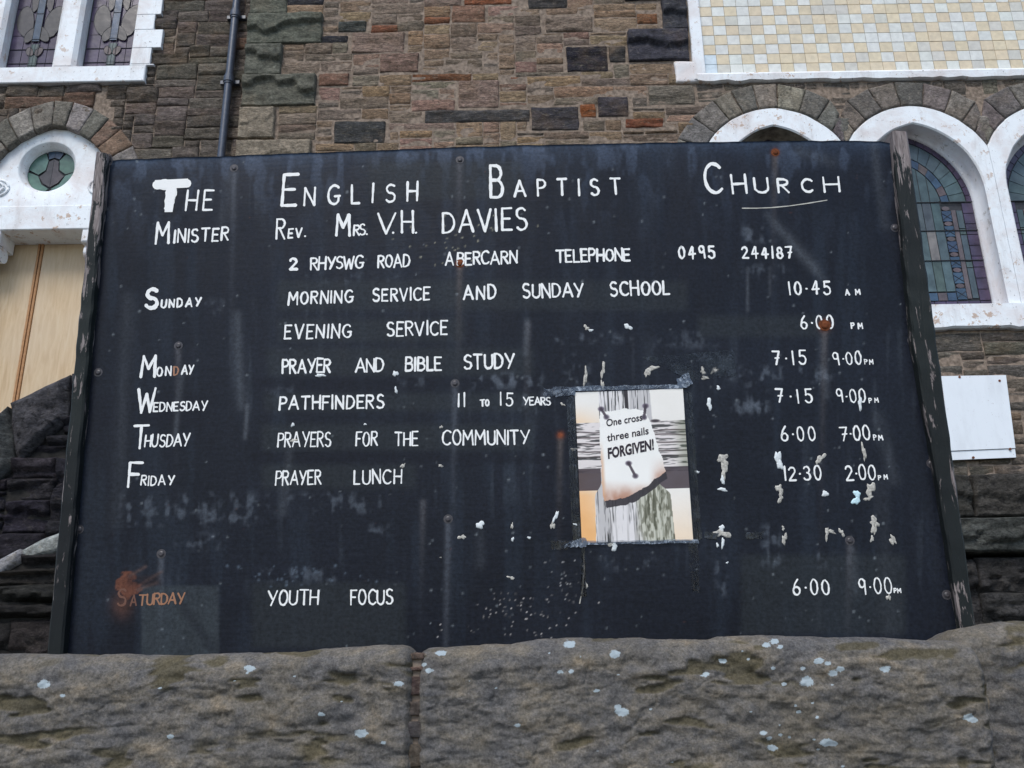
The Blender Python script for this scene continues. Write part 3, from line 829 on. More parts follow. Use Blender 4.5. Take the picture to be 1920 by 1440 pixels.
mb = MB(); mb.prism([c_[0], c_[1], jo(c_[1], c_[2], k2 - .004), jo(c_[0], c_[3], k1 - .004)], YP - .004, YP + .004, .001); mb.build('lower_strip', M_ENAM, plate)
mb = MB(); mb.prism([jo(c_[0], c_[3], .03), jo(c_[1], c_[2], .03), c_[2], c_[3]], YP + .004, YP + .045, 0); mb.build('backing_batten', M_RUST, plate)
for (u, v) in ((1799, 707), (1874, 714), (1894, 842), (1825, 858)):
    x, z = W(u, v, YP - .012); mb = MB(); mb.tube([(x, YP - .016, z), (x, YP - .010, z)], .010, 10); mb.build('screw', M_RUST, plate)

# ================================================================== plinth wall at lower right and stair parapets at left
def masonry_thing(name, label, Y, x0, x1, z0, topf, pal, dx, dz, wr, hr, proud, base, mat=M_DARK, rough=.8, depth=.5, capup=0.0):
    t = thing(name, ((x0 + x1) / 2, Y + .2, base), label, 'wall')
    zmax = max(topf(x0 + (x1 - x0) * i / 20) for i in range(21))
    rs = fill_wall(x0, x1, z0, zmax + dz, lambda x, z: z > topf(x), dx, dz, wr, hr)
    for r in rs:
        j_ = lambda: rnd.uniform(-.014, .014)
        stone([(r[0] + j_(), r[1] + j_()), (r[2] + j_(), r[1] + j_()), (r[2] + j_(), r[3] + j_()), (r[0] + j_(), r[3] + j_())], Y, rnd.uniform(proud * .5, proud), t, pick(pal), mat, 'stone', .018, rough=rough, edge=.012, inset=.001, depth=.04, ledge=.7)
    mb = MB(); n = 24
    for i in range(n):
        xa = x0 + (x1 - x0) * i / n; xb = x0 + (x1 - x0) * (i + 1) / n
        mb.box(xa, xb, Y - .012, Y + depth, base, topf((xa + xb) / 2) - .01 + capup)
    mb.build('wall_core', M_MORTARD, t); return t
YPl = 6.1
zpt = W(1860, 890, YPl)[1]; pxa = W(1700, 1000, YPl)[0]; pxb = W(1920, 1000, YPl)[0] + 1.6
PAL_D = [((.075, .068, .060), 4), ((.095, .085, .072), 3), ((.06, .056, .055), 2)]
zc0, zc1 = W(1860, 1040, YPl)[1], W(1860, 975, YPl)[1]
plinth = masonry_thing('plinth_wall', 'dark retaining wall of large rough stones below the white plate', YPl, pxa, pxb, zpt - 2.0, lambda x: zc0 - .02, PAL_D, .08, .075, (5, 9), (3, 5), .09, 1.0)
for i in range(4):
    xa = pxa + i * .78; xb = xa + .77
    stone([(xa, zc0), (xb, zc0), (xb, zc1), (xa, zc1)], YPl - .07, .10, plinth, jit((.10, .10, .088)), M_DARK, 'ledge_stone', .02, rough=.5, edge=.012, depth=.5)
    stone([(xa - .3, zc1 + .015), (xb - .3, zc1 + .015), (xb - .3, zpt), (xa - .3, zpt)], YPl, .08, plinth, jit((.075, .07, .062)), M_DARK, 'stone', .02, rough=.4, edge=.012, depth=.4)

def parapet(name, label, Y, edge_px, thick_px, pal, capcol, ncap, dx, dz, wr, hr, ext, capproud):
    top = [W(u, v, Y) for u, v in edge_px]; tk = thick_px
    xs = [p[0] for p in top]; zs_ = [p[1] for p in top]
    # continue the slope on both sides out of view
    s0 = (zs_[1] - zs_[0]) / (xs[1] - xs[0]); s1 = (zs_[-1] - zs_[-2]) / (xs[-1] - xs[-2])
    xs = [xs[0] - .6] + xs + [xs[-1] + ext]; zs_ = [zs_[0] - .6 * s0] + zs_ + [zs_[-1] + ext * s1 * .4]
    tf = lambda x: float(np.interp(x, xs, zs_))
    t = masonry_thing(name, label, Y, xs[0], xs[-1], 1.0, lambda x: tf(x) - tk * .75, pal, dx, dz, wr, hr, .08, 1.0, capup=tk * .4)
    bx_ = np.linspace(xs[0], xs[-1], ncap + 1)
    for i in range(ncap):
        a, b = bx_[i], bx_[i + 1] - .012; nn = 40; ny = 16; V = []
        prof = np.linspace(0, 1, ny)
        for k in range(ny):
            for j in range(nn):
                x = a + (b - a) * j / (nn - 1); zt = tf(x); p = prof[k]
                # profile: bottom front -> bulging front -> rounded top -> back
                ang = p * math.pi
                yy = Y - capproud - .02 + (0 if p < .35 else (p - .35) / .65 * .42)
                bulge = math.sin(min(1, p / .5) * math.pi / 2)
                zz = zt - tk + tk * min(1, bulge)
                V.append((x, yy - .05 * math.sin(min(1, p / .45) * math.pi) * 1, zz))
        V = np.array(V); nse = fbm(V[:, 0] * 5, V[:, 2] * 9, V[:, 1] * 5, 31 + i, 4) - .5; n2 = fbm(V[:, 0] * 16, V[:, 2] * 30, V[:, 1] * 9, 11 + i, 3) - .5
        S_ = np.tile(np.linspace(0, 1, nn), ny); e = smooth(0, .05, np.minimum(S_, 1 - S_))
        V[:, 1] -= nse * .05 + n2 * .02; V[:, 2] += nse * .02 - (1 - e) * .015; V[:, 1] += (1 - e) * .03
        c = V.mean(0); me = mesh_from('coping_stone', V - c, grid_faces(nn, ny), M_DARK, True)
        o = link('coping_stone', me, t, Vector(c) - t.location); o.color = (*jit(capcol, .12), 1)
    return t
def quad_parapet(label, Y, bottoms, quads, pal, dx, dz, wr, hr, col, edge, rough_, proud, mat=M_DARK):
    b = [W(u, v, Y) for u, v in bottoms]; bx = [p[0] for p in b]; bz = [p[1] for p in b]
    t = masonry_thing('stair_parapet', label, Y, bx[0], bx[-1], 1.0, lambda x: float(np.interp(x, bx, bz)), pal, dx, dz, wr, hr, .07, 1.0, capup=.03)
    for q in quads:
        stone([W(u, v, Y) for u, v in q], Y, proud, t, jit(col, .08), mat, 'coping_stone', .018, rough=rough_, edge=edge, inset=.004, depth=.42, ledge=.1)
    return t
quad_parapet('upper sloping stair wall with thick rounded dark coping in front of the boarded door', 4.9,
    [(-180, 1050), (-80, 975), (38, 872), (135, 787), (230, 735)],
    [[(-180, 1055), (-82, 980), (-82, 850), (-180, 930)], [(-80, 980), (37, 878), (24, 764), (-80, 850)], [(38, 876), (134, 792), (140, 706), (26, 760)], [(136, 790), (230, 738), (230, 690), (142, 704)]],
    [((.030, .028, .036), 3), ((.045, .040, .046), 2)], .085, .06, (2, 5), (2, 4), (.10, .10, .102), .05, .22, .13)
M_SLAB = stone_material('pale slab stone', strata=1.2, stain=(.06, .06, .055), bumpd=.008, warmamt=.1, hil=.3, stn=.5)
quad_parapet('lower sloping stair wall with flat pale stone slab at the left edge', 3.9,
    [(-150, 1170), (-60, 1112), (47, 1056), (118, 1036), (200, 1015)],
    [[(-150, 1172), (-62, 1114), (-62, 1080), (-150, 1130)], [(-60, 1114), (46, 1058), (44, 1030), (-60, 1080)], [(48, 1057), (130, 1034), (130, 990), (46, 1030)]],
    [((.032, .030, .028), 3), ((.05, .045, .042), 2)], .10, .07, (3, 6), (2, 4), (.30, .29, .29), .02, .12, .06, M_SLAB)

# ================================================================== near boundary wall with coping stones
def coping_mat():
    m, t, b = newmat('lichen spotted coping sandstone'); P = pos(t)
    at = N(t, 'ShaderNodeAttribute', attribute_name='tint'); al = N(t, 'ShaderNodeAttribute', attribute_name='lichen')
    n0 = noise(t, mapping(t, P, (1, 1, 1.6)), 9, 8, .68, .3); n1 = noise(t, P, 45, 10, .8); n2 = noise(t, P, 190, 6, .75); n3 = noise(t, P, 5, 5, .65)
    c = ramp(t, n0, [(.28, (.088, .088, .092)), (.45, (.132, .124, .116)), (.56, (.172, .152, .124)), (.70, (.235, .188, .130))])
    c = mix(t, 1.0, c, ramp(t, n1, [(.34, .6), (.66, 1.4)]), 'MULTIPLY')
    c = mix(t, ramp(t, n3, [(.5, 0.), (.75, .55)]), c, (.135, .115, .08))
    c = mix(t, at.outputs['Fac'], c, (.085, .070, .032))
    c = mix(t, 1.0, c, ramp(t, n2, [(.36, .65), (.64, 1.35)]), 'MULTIPLY')
    lf = N(t, 'ShaderNodeMath', operation='ADD'); t.links.new(al.outputs['Fac'], lf.inputs[0])
    nn = N(t, 'ShaderNodeMath', operation='MULTIPLY_ADD'); t.links.new(n1, nn.inputs[0]); nn.inputs[1].default_value = 1.8; nn.inputs[2].default_value = -.95; t.links.new(nn.outputs[0], lf.inputs[1])
    c = mix(t, ramp(t, lf.outputs[0], [(.44, 0.), (.52, .95)]), c, (.42, .49, .52))
    t.links.new(c, b.inputs['Base Color']); b.inputs['Roughness'].default_value = .9; b.inputs['Specular IOR Level'].default_value = .25
    bb = bump(t, n0, .8, .010); bb = bump(t, n1, .9, .005, bb); bb = bump(t, n2, .7, .0018, bb)
    t.links.new(bb, b.inputs['Normal']); return m
M_COPE = coping_mat()
YF = 2.0
wall = thing('boundary_wall', (0, YF + .2, 0), 'low boundary wall with massive weathered coping stones under the notice board', 'wall')
top_px = [(-200, 1226), (0, 1226), (385, 1226), (480, 1223), (600, 1216), (700, 1210), (755, 1209), (790, 1215), (860, 1211), (960, 1208), (1010, 1198), (1060, 1195), (1200, 1195), (1330, 1197), (1352, 1191), (1500, 1190), (1560, 1195), (1600, 1193), (1700, 1196), (1770, 1198), (1830, 1204), (1860, 1245)]
tp3 = [(-200, 1200), (1700, 1205), (1765, 1199), (1800, 1180), (1860, 1169), (1920, 1164), (2200, 1160)]
LICH = [(82, 1282, 12), (118, 1304, 6), (468, 1253, 10), (463, 1263, 4), (602, 1339, 6), (748, 1282, 9), (805, 1257, 8), (795, 1246, 6), (827, 1225, 9), (677, 1375, 12), (719, 1393, 5), (320, 1381, 7), (605, 1340, 5),
        (1068, 1208, 11), (1154, 1226, 12), (1088, 1231, 3), (1050, 1260, 6), (1071, 1259, 5), (1119, 1295, 6), (1165, 1334, 14), (970, 1360, 6), (1355, 1239, 8), (1323, 1265, 8), (1437, 1210, 9), (1452, 1203, 9), (1463, 1213, 6), (1392, 1220, 3), (1403, 1236, 3),
        (1449, 1253, 5), (1505, 1253, 6), (1536, 1239, 9), (1552, 1244, 6), (1575, 1254, 9), (1563, 1263, 9), (1662, 1254, 10), (1510, 1279, 15), (1470, 1283, 6), (1561, 1284, 3), (1491, 1323, 4), (1498, 1335, 5), (1524, 1318, 4), (1532, 1345, 5),
        (1431, 1374, 7), (1442, 1384, 5), (1450, 1403, 11), (1463, 1378, 4), (1481, 1382, 4), (1462, 1360, 3), (1548, 1393, 12), (1562, 1394, 8), (1526, 1387, 4), (1534, 1405, 4), (1814, 1345, 13), (1826, 1350, 8), (1160, 1325, 7), (1120, 1408, 2), (1260, 1429, 3), (1580, 1437, 4),
        (1160, 1265, 3), (1030, 1225, 3), (1220, 1330, 3), (1408, 1335, 3), (300, 1290, 4), (552, 1268, 3), (640, 1315, 3), (880, 1276, 3), (440, 1276, 3), (930, 1290, 3)]
def coping(u0, u1, tops, Yf, n, seed, zbot, zoff, endround=.02):
    x0 = W(u0, 1300, Yf)[0]; x1 = W(u1, 1300, Yf)[0]
    us = [p[0] for p in tops]; xt = []; zt = []
    for u, v in tops:
        x, z = W(u, v, Yf + .035); xt.append(x); zt.append(z)
    nx = n; prof = []
    hgt = 1.0
    fr = np.linspace(0, 1, 90)                     # along front
    arc = np.linspace(0, math.pi / 2, 22)[1:]
    bk = np.linspace(0, 1, 24)[1:]
    xs_ = np.linspace(x0, x1, nx); V = []; r = .055
    ztops = np.interp(xs_, xt, zt) + zoff
    rows = []
    for p in fr: rows.append(('f', p))
    for a in arc: rows.append(('a', a))
    for b in bk: rows.append(('b', b))
    Vx, Vy, Vz = [], [], []
    for kind, p in rows:
        Vx.append(xs_)
        if kind == 'f': Vz.append(zbot + (ztops - r - zbot) * p); Vy.append(np.full(nx, Yf))
        elif kind == 'a': Vz.append(ztops - r + r * math.sin(p)); Vy.append(np.full(nx, Yf + r - r * math.cos(p)))
        else: Vz.append(ztops - .03 * p * p); Vy.append(np.full(nx, Yf + r + .26 * p))
    X = np.array(Vx); Y = np.array(Vy); Z = np.array(Vz)
    # rock face: elongated scallops + grain
    wx = X + (fbm(X * 3, Z * 3, 0, seed + 3, 3) - .5) * .12; wz = Z + (fbm(X * 3, Z * 3, 7, seed + 4, 3) - .5) * .07
    a = fbm(wx * 4.2, wz * 13 - Y * 6, 1.0, seed, 3); b = fbm(wx * 13, wz * 38 - Y * 10, 2.0, seed + 9, 3); g = fbm(X * 45, Z * 70, Y * 40, seed + 20, 3)
    hollow = smooth(.60, .68, fbm(wx * 11, wz * 42, Y * 3, seed + 40, 3)) * smooth(.35, .55, fbm(X * 6, Z * 9, 0, seed + 44, 2))
    sc = np.abs(fbm(wx * 6, wz * 20, 3.0, seed + 50, 3) - .5) * 2
    d = (a - .5) * .020 + (b - .5) * .016 + (g - .5) * .011 - hollow * .006 - smooth(.05, .0, sc) * .003
    frontw = np.clip((ztops[None, :] - Z) / .05, .25, 1)
    nyv = np.where(Y < Yf + .001, 1.0, np.clip(1 - (Y - Yf) / r, 0, 1)); nzv = 1 - nyv
    Y2 = Y - d * nyv * frontw * 1.0; Z2 = Z + d * nzv * .35
    wob = (fbm(Z * 14, Y * 9, X * 0 + seed, seed + 70, 3) - .5) * .022
    X = X + wob * (smooth(x0 + .12, x0, X) + smooth(x1 - .12, x1, X))
    eL = np.minimum(X - x0, x1 - X); er = np.clip(1 - eL / endround, 0, 1)
    Y2 = Y2 + er ** 2 * endround * 1.3; Z2 = Z2 - er ** 2 * endround * .6 * nzv
    # lichen spots are where the photograph shows them
    lich = np.zeros_like(X); P = np.stack([X, Y2, Z2], -1) - np.array(CAM)
    k = P @ np.array(fwd); U = 960 + F_PX * (P @ np.array(right)) / k; Vv = 720 - F_PX * (P @ np.array(up)) / k
    for (lu, lv, lr) in LICH:
        ang = np.sqrt(((U - lu) / (lr * 1.0)) ** 2 + ((Vv - lv) / (lr * .62)) ** 2); lich = np.maximum(lich, np.clip(1.05 - ang * .55, 0, 1))
    tint = np.clip(hollow * .8, 0, .7)
    verts = np.stack([X.ravel(), Y2.ravel(), Z2.ravel()], 1); ny = len(rows)
    f = grid_faces(nx, ny)
    # end caps back into the joint
    for side in (0, nx - 1):
        n0 = len(verts); col = [j * nx + side for j in range(ny)]
        bc = verts[col].copy(); bc[:, 0] += (0.0); bc[:, 1] = Yf + .31; verts = np.concatenate([verts, bc])
        lich = np.append(lich.ravel(), np.zeros(ny)); tint = np.append(tint.ravel(), np.zeros(ny))
        for j in range(ny - 1):
            q = (col[j], n0 + j, n0 + j + 1, col[j + 1]); f.append(q if side == 0 else q[::-1])
    c = verts.mean(0)
    me = mesh_from('coping_stone', verts - c, f, M_COPE, True, {'lichen': lich.ravel(), 'tint': tint.ravel()})
    return link('coping_stone', me, wall, Vector(c) - wall.location)
ZB = 1.36
coping(-420, 773, top_px, YF, 420, 11, ZB, 0.0)
coping(781, 1858, top_px, YF + .004, 420, 23, ZB, 0.0, .022)
coping(1790, 2450, tp3, YF + .16, 220, 37, ZB - .1, 0.0, .05)
# mortar and brick slips in the joint
jx0, jx1 = W(767, 1300, YF)[0], W(787, 1300, YF)[0]
mb = MB(); mb.box(jx0 - .02, jx1 + .02, YF + .026, YF + .28, ZB, W(780, 1216, YF + .05)[1] - .012); mb.build('joint_mortar', M_MORTAR, wall)
zz = [1216, 1240, 1262, 1306, 1345, 1388, 1440, 1500]
for a, b, c in zip(zz, zz[1:], [(.17, .12, .10), (.22, .14, .12), (.10, .07, .07), (.13, .11, .10), (.10, .09, .09), (.12, .10, .08), (.1, .08, .08)]):
    z1_ = W(778, a, YF)[1] - (.006); z0_ = W(778, b, YF)[1]
    stone([(jx0 - .002, z0_ + .003), (jx1 + .004, z0_ + .003), (jx1 + .004, z1_ - .002), (jx0 - .002, z1_ - .002)], YF + .020, .004, wall, tuple(x * .8 for x in c), M_VOUS, 'joint_filler', .006, rough=.6, edge=.002, inset=.0005)
for side, xx in ((0, W(1855, 1300, YF + .05)[0]),):
    mb = MB(); mb.box(xx - .02, xx + .14, YF + .22, YF + .3, ZB, W(1850, 1215, YF + .2)[1]); mb.build('joint_mortar', M_MORTARD, wall)
mb = MB(); mb.box(-2.2, 2.6, YF + .03, YF + .33, 0, ZB - .004); mb.build('wall_body', M_MORTARD, wall)
# courses of stone below the coping
for r in fill_wall(-2.2, 2.6, 0.0, ZB - .02, lambda x, z: False, .09, .085, (4, 8), (2, 3)):
    stone([(r[0], r[1]), (r[2], r[1]), (r[2], r[3]), (r[0], r[3])], YF + .03, rnd.uniform(.02, .05), wall, pick(PAL_L), M_STONE, 'stone', .06)

# ================================================================== notice board
lean = math.radians(3.2); byaw = math.radians(-1.6)
bn = Vector((math.sin(byaw), -math.cos(byaw) * math.cos(lean), -math.sin(lean))).normalized()   # faces the camera, leaning slightly forward
BP0 = Vector((0, 2.46, 1.75))
def BW_(u, v, off=0.0):                      # spot on the board face, off metres in front of it
    d = ray(u, v); k = (BP0 - CAM).dot(bn) / d.dot(bn)
    return CAM + d * k + bn * off
VPX, VPY = 860, -5570
board = thing('notice_board', (0, 2.6, 1.0), 'large black painted church notice board with hand lettered white service times', 'notice board')
top_e = [(190, 301), (207, 300), (440, 291), (660, 283), (860, 275), (1180, 266), (1440, 262), (1600, 262), (1652, 263), (1672, 267)]
nx, ny = 640, 380
s = np.linspace(0, 1, nx); t_ = np.linspace(0, 1, ny)
tu = 198 + s * (1672 - 198); tv = np.interp(tu, [p[0] for p in top_e], [p[1] for p in top_e]) + (vnoise(tu / 23., tu * 0, 0, 2) - .5) * 1.5
bu = 112 + s * (1808 - 112); bv = 1262 + s * (1235 - 1262)
U = tu[None, :] * (1 - t_[:, None]) + bu[None, :] * t_[:, None]; V = tv[None, :] * (1 - t_[:, None]) + bv[None, :] * t_[:, None]
D = np.array(fwd) * F_PX + (U[..., None] - 960) * np.array(right) + (720 - V[..., None]) * np.array(up)
kk = float((BP0 - CAM).dot(bn)) / (D @ np.array(bn)); PB = np.array(CAM) + D * kk[..., None]
# slight warp of the sheet
warp = (fbm(U / 420., V / 380., 0, 5, 2) - .5) * .012; warp[0, :] += .002
PB = PB + np.array(bn) * (warp[..., None] - .006)
# ---- paint colour: weathering, plus painted sky reflection and glints
base = np.zeros((ny, nx, 3)); base[:] = (.0088, .0108, .0172)
hz = fbm(U / 260., V / 170., 0, 60, 4); base *= (0.75 + .7 * hz)[..., None]
strk = fbm(U / 12., V / 190., 0, 61, 2); strk2 = fbm(U / 26., V / 260., 0, 62, 3)
def add(col, a): 
    global base
    a = np.clip(a, 0, 1)[..., None]; base = base * (1 - a) + np.array(col) * a
add((.022, .031, .046), smooth(.50, .78, strk2) * .32)
add((.045, .055, .070), smooth(.60, .80, strk) * smooth(.45, .65, hz) * .28)
# pale blue sky reflection painted into the colour along the top edge
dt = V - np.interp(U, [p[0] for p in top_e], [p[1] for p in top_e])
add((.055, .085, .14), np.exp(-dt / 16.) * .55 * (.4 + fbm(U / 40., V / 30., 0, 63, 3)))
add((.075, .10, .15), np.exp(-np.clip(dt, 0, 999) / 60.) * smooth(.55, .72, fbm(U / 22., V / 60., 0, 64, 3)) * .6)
# painted-over blocks behind the lines of writing
def rect(u0, u1, v0, v1, e=6): return smooth(u0 - e, u0 + e, U) * (1 - smooth(u1 - e, u1 + e, U)) * smooth(v0 - e, v0 + e, V) * (1 - smooth(v1 - e, v1 + e, V))
for (a, b, c, d) in ((500, 1000, 652, 705), (495, 1010, 735, 770), (490, 1000, 795, 845), (490, 780, 870, 915), (520, 1290, 525, 580), (520, 870, 598, 640), (470, 760, 1092, 1215), (690, 980, 300, 372), (1310, 1560, 590, 630), (1390, 1700, 1040, 1190)):
    add((.026, .031, .034), rect(a, b, c, d, 9) * .5)
for (a, b, c, d) in ((470, 1010, 706, 734), (470, 1010, 846, 868), (180, 380, 740, 800), (1010, 1110, 800, 1010)):
    add((.007, .008, .014), rect(a, b, c, d, 8) * .6)
# scrubbed whitish blooms
for (a, b, c, d, k) in ((225, 480, 925, 985, .5), (500, 720, 925, 960, .5), (880, 1015, 700, 725, .8), (740, 800, 705, 722, .35), (1365, 1560, 688, 712, .75), (1400, 1450, 705, 760, .3), (1230, 1345, 620, 650, .35), (1395, 1440, 420, 450, .7),
                       (1395, 1480, 495, 520, .4), (555, 700, 512, 530, .35), (700, 770, 517, 526, .5), (350, 430, 560, 590, .25), (1030, 1200, 628, 640, .9), (1375, 1440, 750, 775, .7), (1060, 1105, 665, 735, .5), (1430, 1465, 985, 1060, .5),
                       (1530, 1590, 1038, 1062, .8), (1345, 1360, 1045, 1115, .7), (1120, 1230, 1048, 1060, .5), (1155, 1165, 1050, 1070, .5), (490, 640, 1065, 1090, .45), (690, 730, 985, 1000, .6), (330, 420, 1000, 1030, .4), (500, 560, 720, 760, .3), (975, 1040, 735, 775, .5)):
    n_ = fbm(U / 12., V / 12., 0, 70, 2); run = fbm(U / 8., V / 60., 0, 71, 2)
    add((.12, .14, .17), rect(a, b, c, d, 10) * smooth(.48, .72, n_ * .6 + run * .4) * k * .8)
# runs below the screws
screws = [(438, 314, 0), (862, 298, 1), (1455, 283, 2), (333, 647, 1), (862, 493, 2), (853, 718, 0), (840, 973, 0), (300, 1038, 0), (1548, 608, 3), (1595, 1013, 1), (182, 697, 0), (146, 992, 0), (1680, 425, 0), (1748, 868, 0), (1778, 1115, 0), (1712, 637, 0), (990, 600, 1), (1051, 815, 2), (793, 934, 1)]
for (su, sv, k) in screws:
    if su < 200 or su > 1640: continue
    c = {0: (.085, .095, .115), 1: (.085, .085, .095), 2: (.10, .085, .08), 3: (.10, .09, .09)}[k]
    L = {0: 110, 1: 75, 2: 75, 3: 120}[k]
    if su == 840: L = 240
    cu = su - (V - sv) * .02
    add(c, np.exp(-((U - cu) / 5.5) ** 2) * smooth(sv - 2, sv + 8, V) * np.exp(-np.clip(V - sv, 0, 999) / L) * .75)
    if k >= 2: add((.19, .05, .02), np.exp(-(((U - su) / (6 + 3 * (k - 2))) ** 2 + ((V - sv) / (6 + 3 * (k - 2))) ** 2)) * 1.3)
# long pale runs, diagonal scrape, curved smear
for (u0, v0, u1, v1, wd, a) in ((445, 590, 452, 760, 9, .45), (340, 700, 325, 830, 5, .5), (462, 760, 458, 820, 4, .8), (545, 830, 530, 960, 8, .35), (240, 560, 215, 980, 14, .22), (560, 320, 545, 420, 10, .0), (425, 330, 415, 420, 10, .35), (1440, 400, 1545, 520, 7, .45), (1455, 420, 1530, 500, 12, .3),
                               (1648, 780, 1680, 900, 12, .35), (1650, 900, 1672, 1180, 16, .2), (1545, 640, 1552, 740, 8, .4), (988, 600, 985, 660, 5, .6), (1600, 1030, 1606, 1110, 8, .4), (1403, 500, 1403, 580, 3, .5), (1445, 500, 1445, 550, 3, .4), (1500, 280, 1560, 300, 12, .3), (1640, 270, 1662, 420, 9, .35), (900, 1000, 900, 1060, 9, .3)):
    du, dv = u1 - u0, v1 - v0; L2 = du * du + dv * dv; tt = np.clip(((U - u0) * du + (V - v0) * dv) / L2, 0, 1)
    dist = np.hypot(U - u0 - tt * du, V - v0 - tt * dv)
    add((.085, .095, .11), np.exp(-(dist / wd) ** 2) * a * .7 * (.5 + strk))
# the darkish streak and worn rusty corner with grey patch at Saturday
r_ = rect(262, 408, 1098, 1262, 4); add((.045, .055, .062), r_ * .65 * (.6 + .6 * fbm(U / 25., V / 90., 0, 80, 3)))
add((.012, .014, .02), np.exp(-((U - 350 - (V - 1150) * .7) / 12.) ** 2) * rect(300, 460, 1120, 1225, 14) * .6)
rb = np.exp(-(((U - 236) / 24.) ** 2 + ((V - 1098) / 26.) ** 2)); rn = fbm(U / 13., V / 11., 0, 81, 3)
add((.15, .055, .032), smooth(.34, .50, rb + (rn - .5) * .9) * .8)
add((.10, .045, .03), np.exp(-(((U - 225) / 18.) ** 2 + ((V - 1135) / 22.) ** 2)) * .6)
for (u0, v0, u1, v1) in ((240, 1080, 270, 1062), (262, 1095, 300, 1072), (255, 1105, 292, 1092)):
    du, dv = u1 - u0, v1 - v0; tt = np.clip(((U - u0) * du + (V - v0) * dv) / (du * du + dv * dv), 0, 1)
    add((.09, .06, .055), np.exp(-(np.hypot(U - u0 - tt * du, V - v0 - tt * dv) / 3.) ** 2) * .7)
add((.02, .012, .013), rect(235, 300, 1078, 1098, 5) * .5)
# scattered chips and specks, with painted glints among them
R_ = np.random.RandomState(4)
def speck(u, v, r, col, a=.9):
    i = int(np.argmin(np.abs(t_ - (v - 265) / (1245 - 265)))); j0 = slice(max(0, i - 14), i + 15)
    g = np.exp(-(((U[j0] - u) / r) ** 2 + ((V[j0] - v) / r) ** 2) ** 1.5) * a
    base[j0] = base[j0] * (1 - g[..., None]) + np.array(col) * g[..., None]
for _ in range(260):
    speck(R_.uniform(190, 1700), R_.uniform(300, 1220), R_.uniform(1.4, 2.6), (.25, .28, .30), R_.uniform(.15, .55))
for _ in range(75): speck(R_.normal(970, 65), R_.uniform(1110, 1200), R_.uniform(.9, 1.5), (.5, .47, .45), R_.uniform(.3, 1))  # bright glints put into the colour low on the board
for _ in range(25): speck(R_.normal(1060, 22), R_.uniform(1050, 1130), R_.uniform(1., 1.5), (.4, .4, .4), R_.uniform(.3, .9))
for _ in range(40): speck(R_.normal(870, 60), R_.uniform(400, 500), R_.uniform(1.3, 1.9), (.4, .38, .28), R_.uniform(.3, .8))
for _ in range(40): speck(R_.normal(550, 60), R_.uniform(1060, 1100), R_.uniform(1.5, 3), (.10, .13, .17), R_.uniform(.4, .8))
base = np.clip(base, .003, 1)
verts = PB.reshape(-1, 3) - np.array(board.location)
fcs = grid_faces(nx, ny)
bo = np.array(bn) * -.014
border = list(range(nx)) + [j * nx + nx - 1 for j in range(1, ny)] + [(ny - 1) * nx + i for i in range(nx - 2, -1, -1)] + [j * nx for j in range(ny - 2, 0, -1)]
n0 = len(verts); verts = np.concatenate([verts, verts[border] + bo]); L_ = len(border)
for k in range(L_): fcs.append((border[k], border[(k + 1) % L_], n0 + (k + 1) % L_, n0 + k))
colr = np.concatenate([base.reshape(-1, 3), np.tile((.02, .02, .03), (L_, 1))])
fcs = [f[::-1] for f in fcs]
def board_mat():
    m, t, b = newmat('black gloss board paint'); P = pos(t)
    at = N(t, 'ShaderNodeAttribute', attribute_name='paint'); n1 = noise(t, P, 110, 5, .65); n2 = noise(t, mapping(t, P, (5, 5, 1)), 6, 6, .6); n3 = noise(t, mapping(t, P, (1, 1, 7)), 12, 4, .6)
    c = mix(t, 1.0, at.outputs['Color'], ramp(t, n1, [(.3, .65), (.7, 1.45)]), 'MULTIPLY')
    t.links.new(c, b.inputs['Base Color'])
    t.links.new(ramp(t, n2, [(.3, .30), (.7, .46)]), b.inputs['Roughness'])
    b.inputs['Specular IOR Level'].default_value = .17
    bb = bump(t, n1, .35, .0008); bb = bump(t, n3, .25, .002, bb)
    t.links.new(bb, b.inputs['Normal']); return m
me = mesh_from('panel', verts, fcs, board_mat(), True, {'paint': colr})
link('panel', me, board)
mb = MB()
bk = [BW_(u, v, -.021) for u, v in ((205, 306), (118, 1255), (1800, 1232), (1655, 272))]
mb.add(bk + [p - bn * .004 for p in bk], [(0, 1, 2, 3), (7, 6, 5, 4), (0, 4, 5, 1), (1, 5, 6, 2), (2, 6, 7, 3), (3, 7, 4, 0)])
mb.build('back_sheet', simple('bare plywood back', (.12, .09, .06)), board)

# ---- side battens with flaking paint
def batten_mat():
    m, t, b = newmat('flaking black batten paint'); P = pos(t)
    v1 = mapping(t, P, (9, 9, 1.4)); n1 = noise(t, v1, 5.5, 8, .7, .5); n2 = noise(t, mapping(t, P, (30, 30, 2)), 8, 6, .6); n3 = noise(t, P, 1.7, 3, .5)
    at = N(t, 'ShaderNodeAttribute', attribute_name='worn')
    ad = N(t, 'ShaderNodeMath', operation='ADD'); t.links.new(n1, ad.inputs[0]); t.links.new(at.outputs['Fac'], ad.inputs[1])
    wood = ramp(t, n2, [(.3, (.10, .08, .075)), (.6, (.28, .24, .23)), (.75, (.40, .36, .34))])
    pnt = ramp(t, n3, [(.35, (.010, .012, .013)), (.7, (.018, .024, .022))])
    c = mix(t, ramp(t, ad.outputs[0], [(.60, 0.), (.625, 1.)]), pnt, wood)
    t.links.new(c, b.inputs['Base Color']); b.inputs['Roughness'].default_value = .6; b.inputs['Specular IOR Level'].default_value = .22
    t.links.new(bump(t, ad.outputs[0], .8, .004), b.inputs['Normal']); return m
M_BAT = batten_mat()
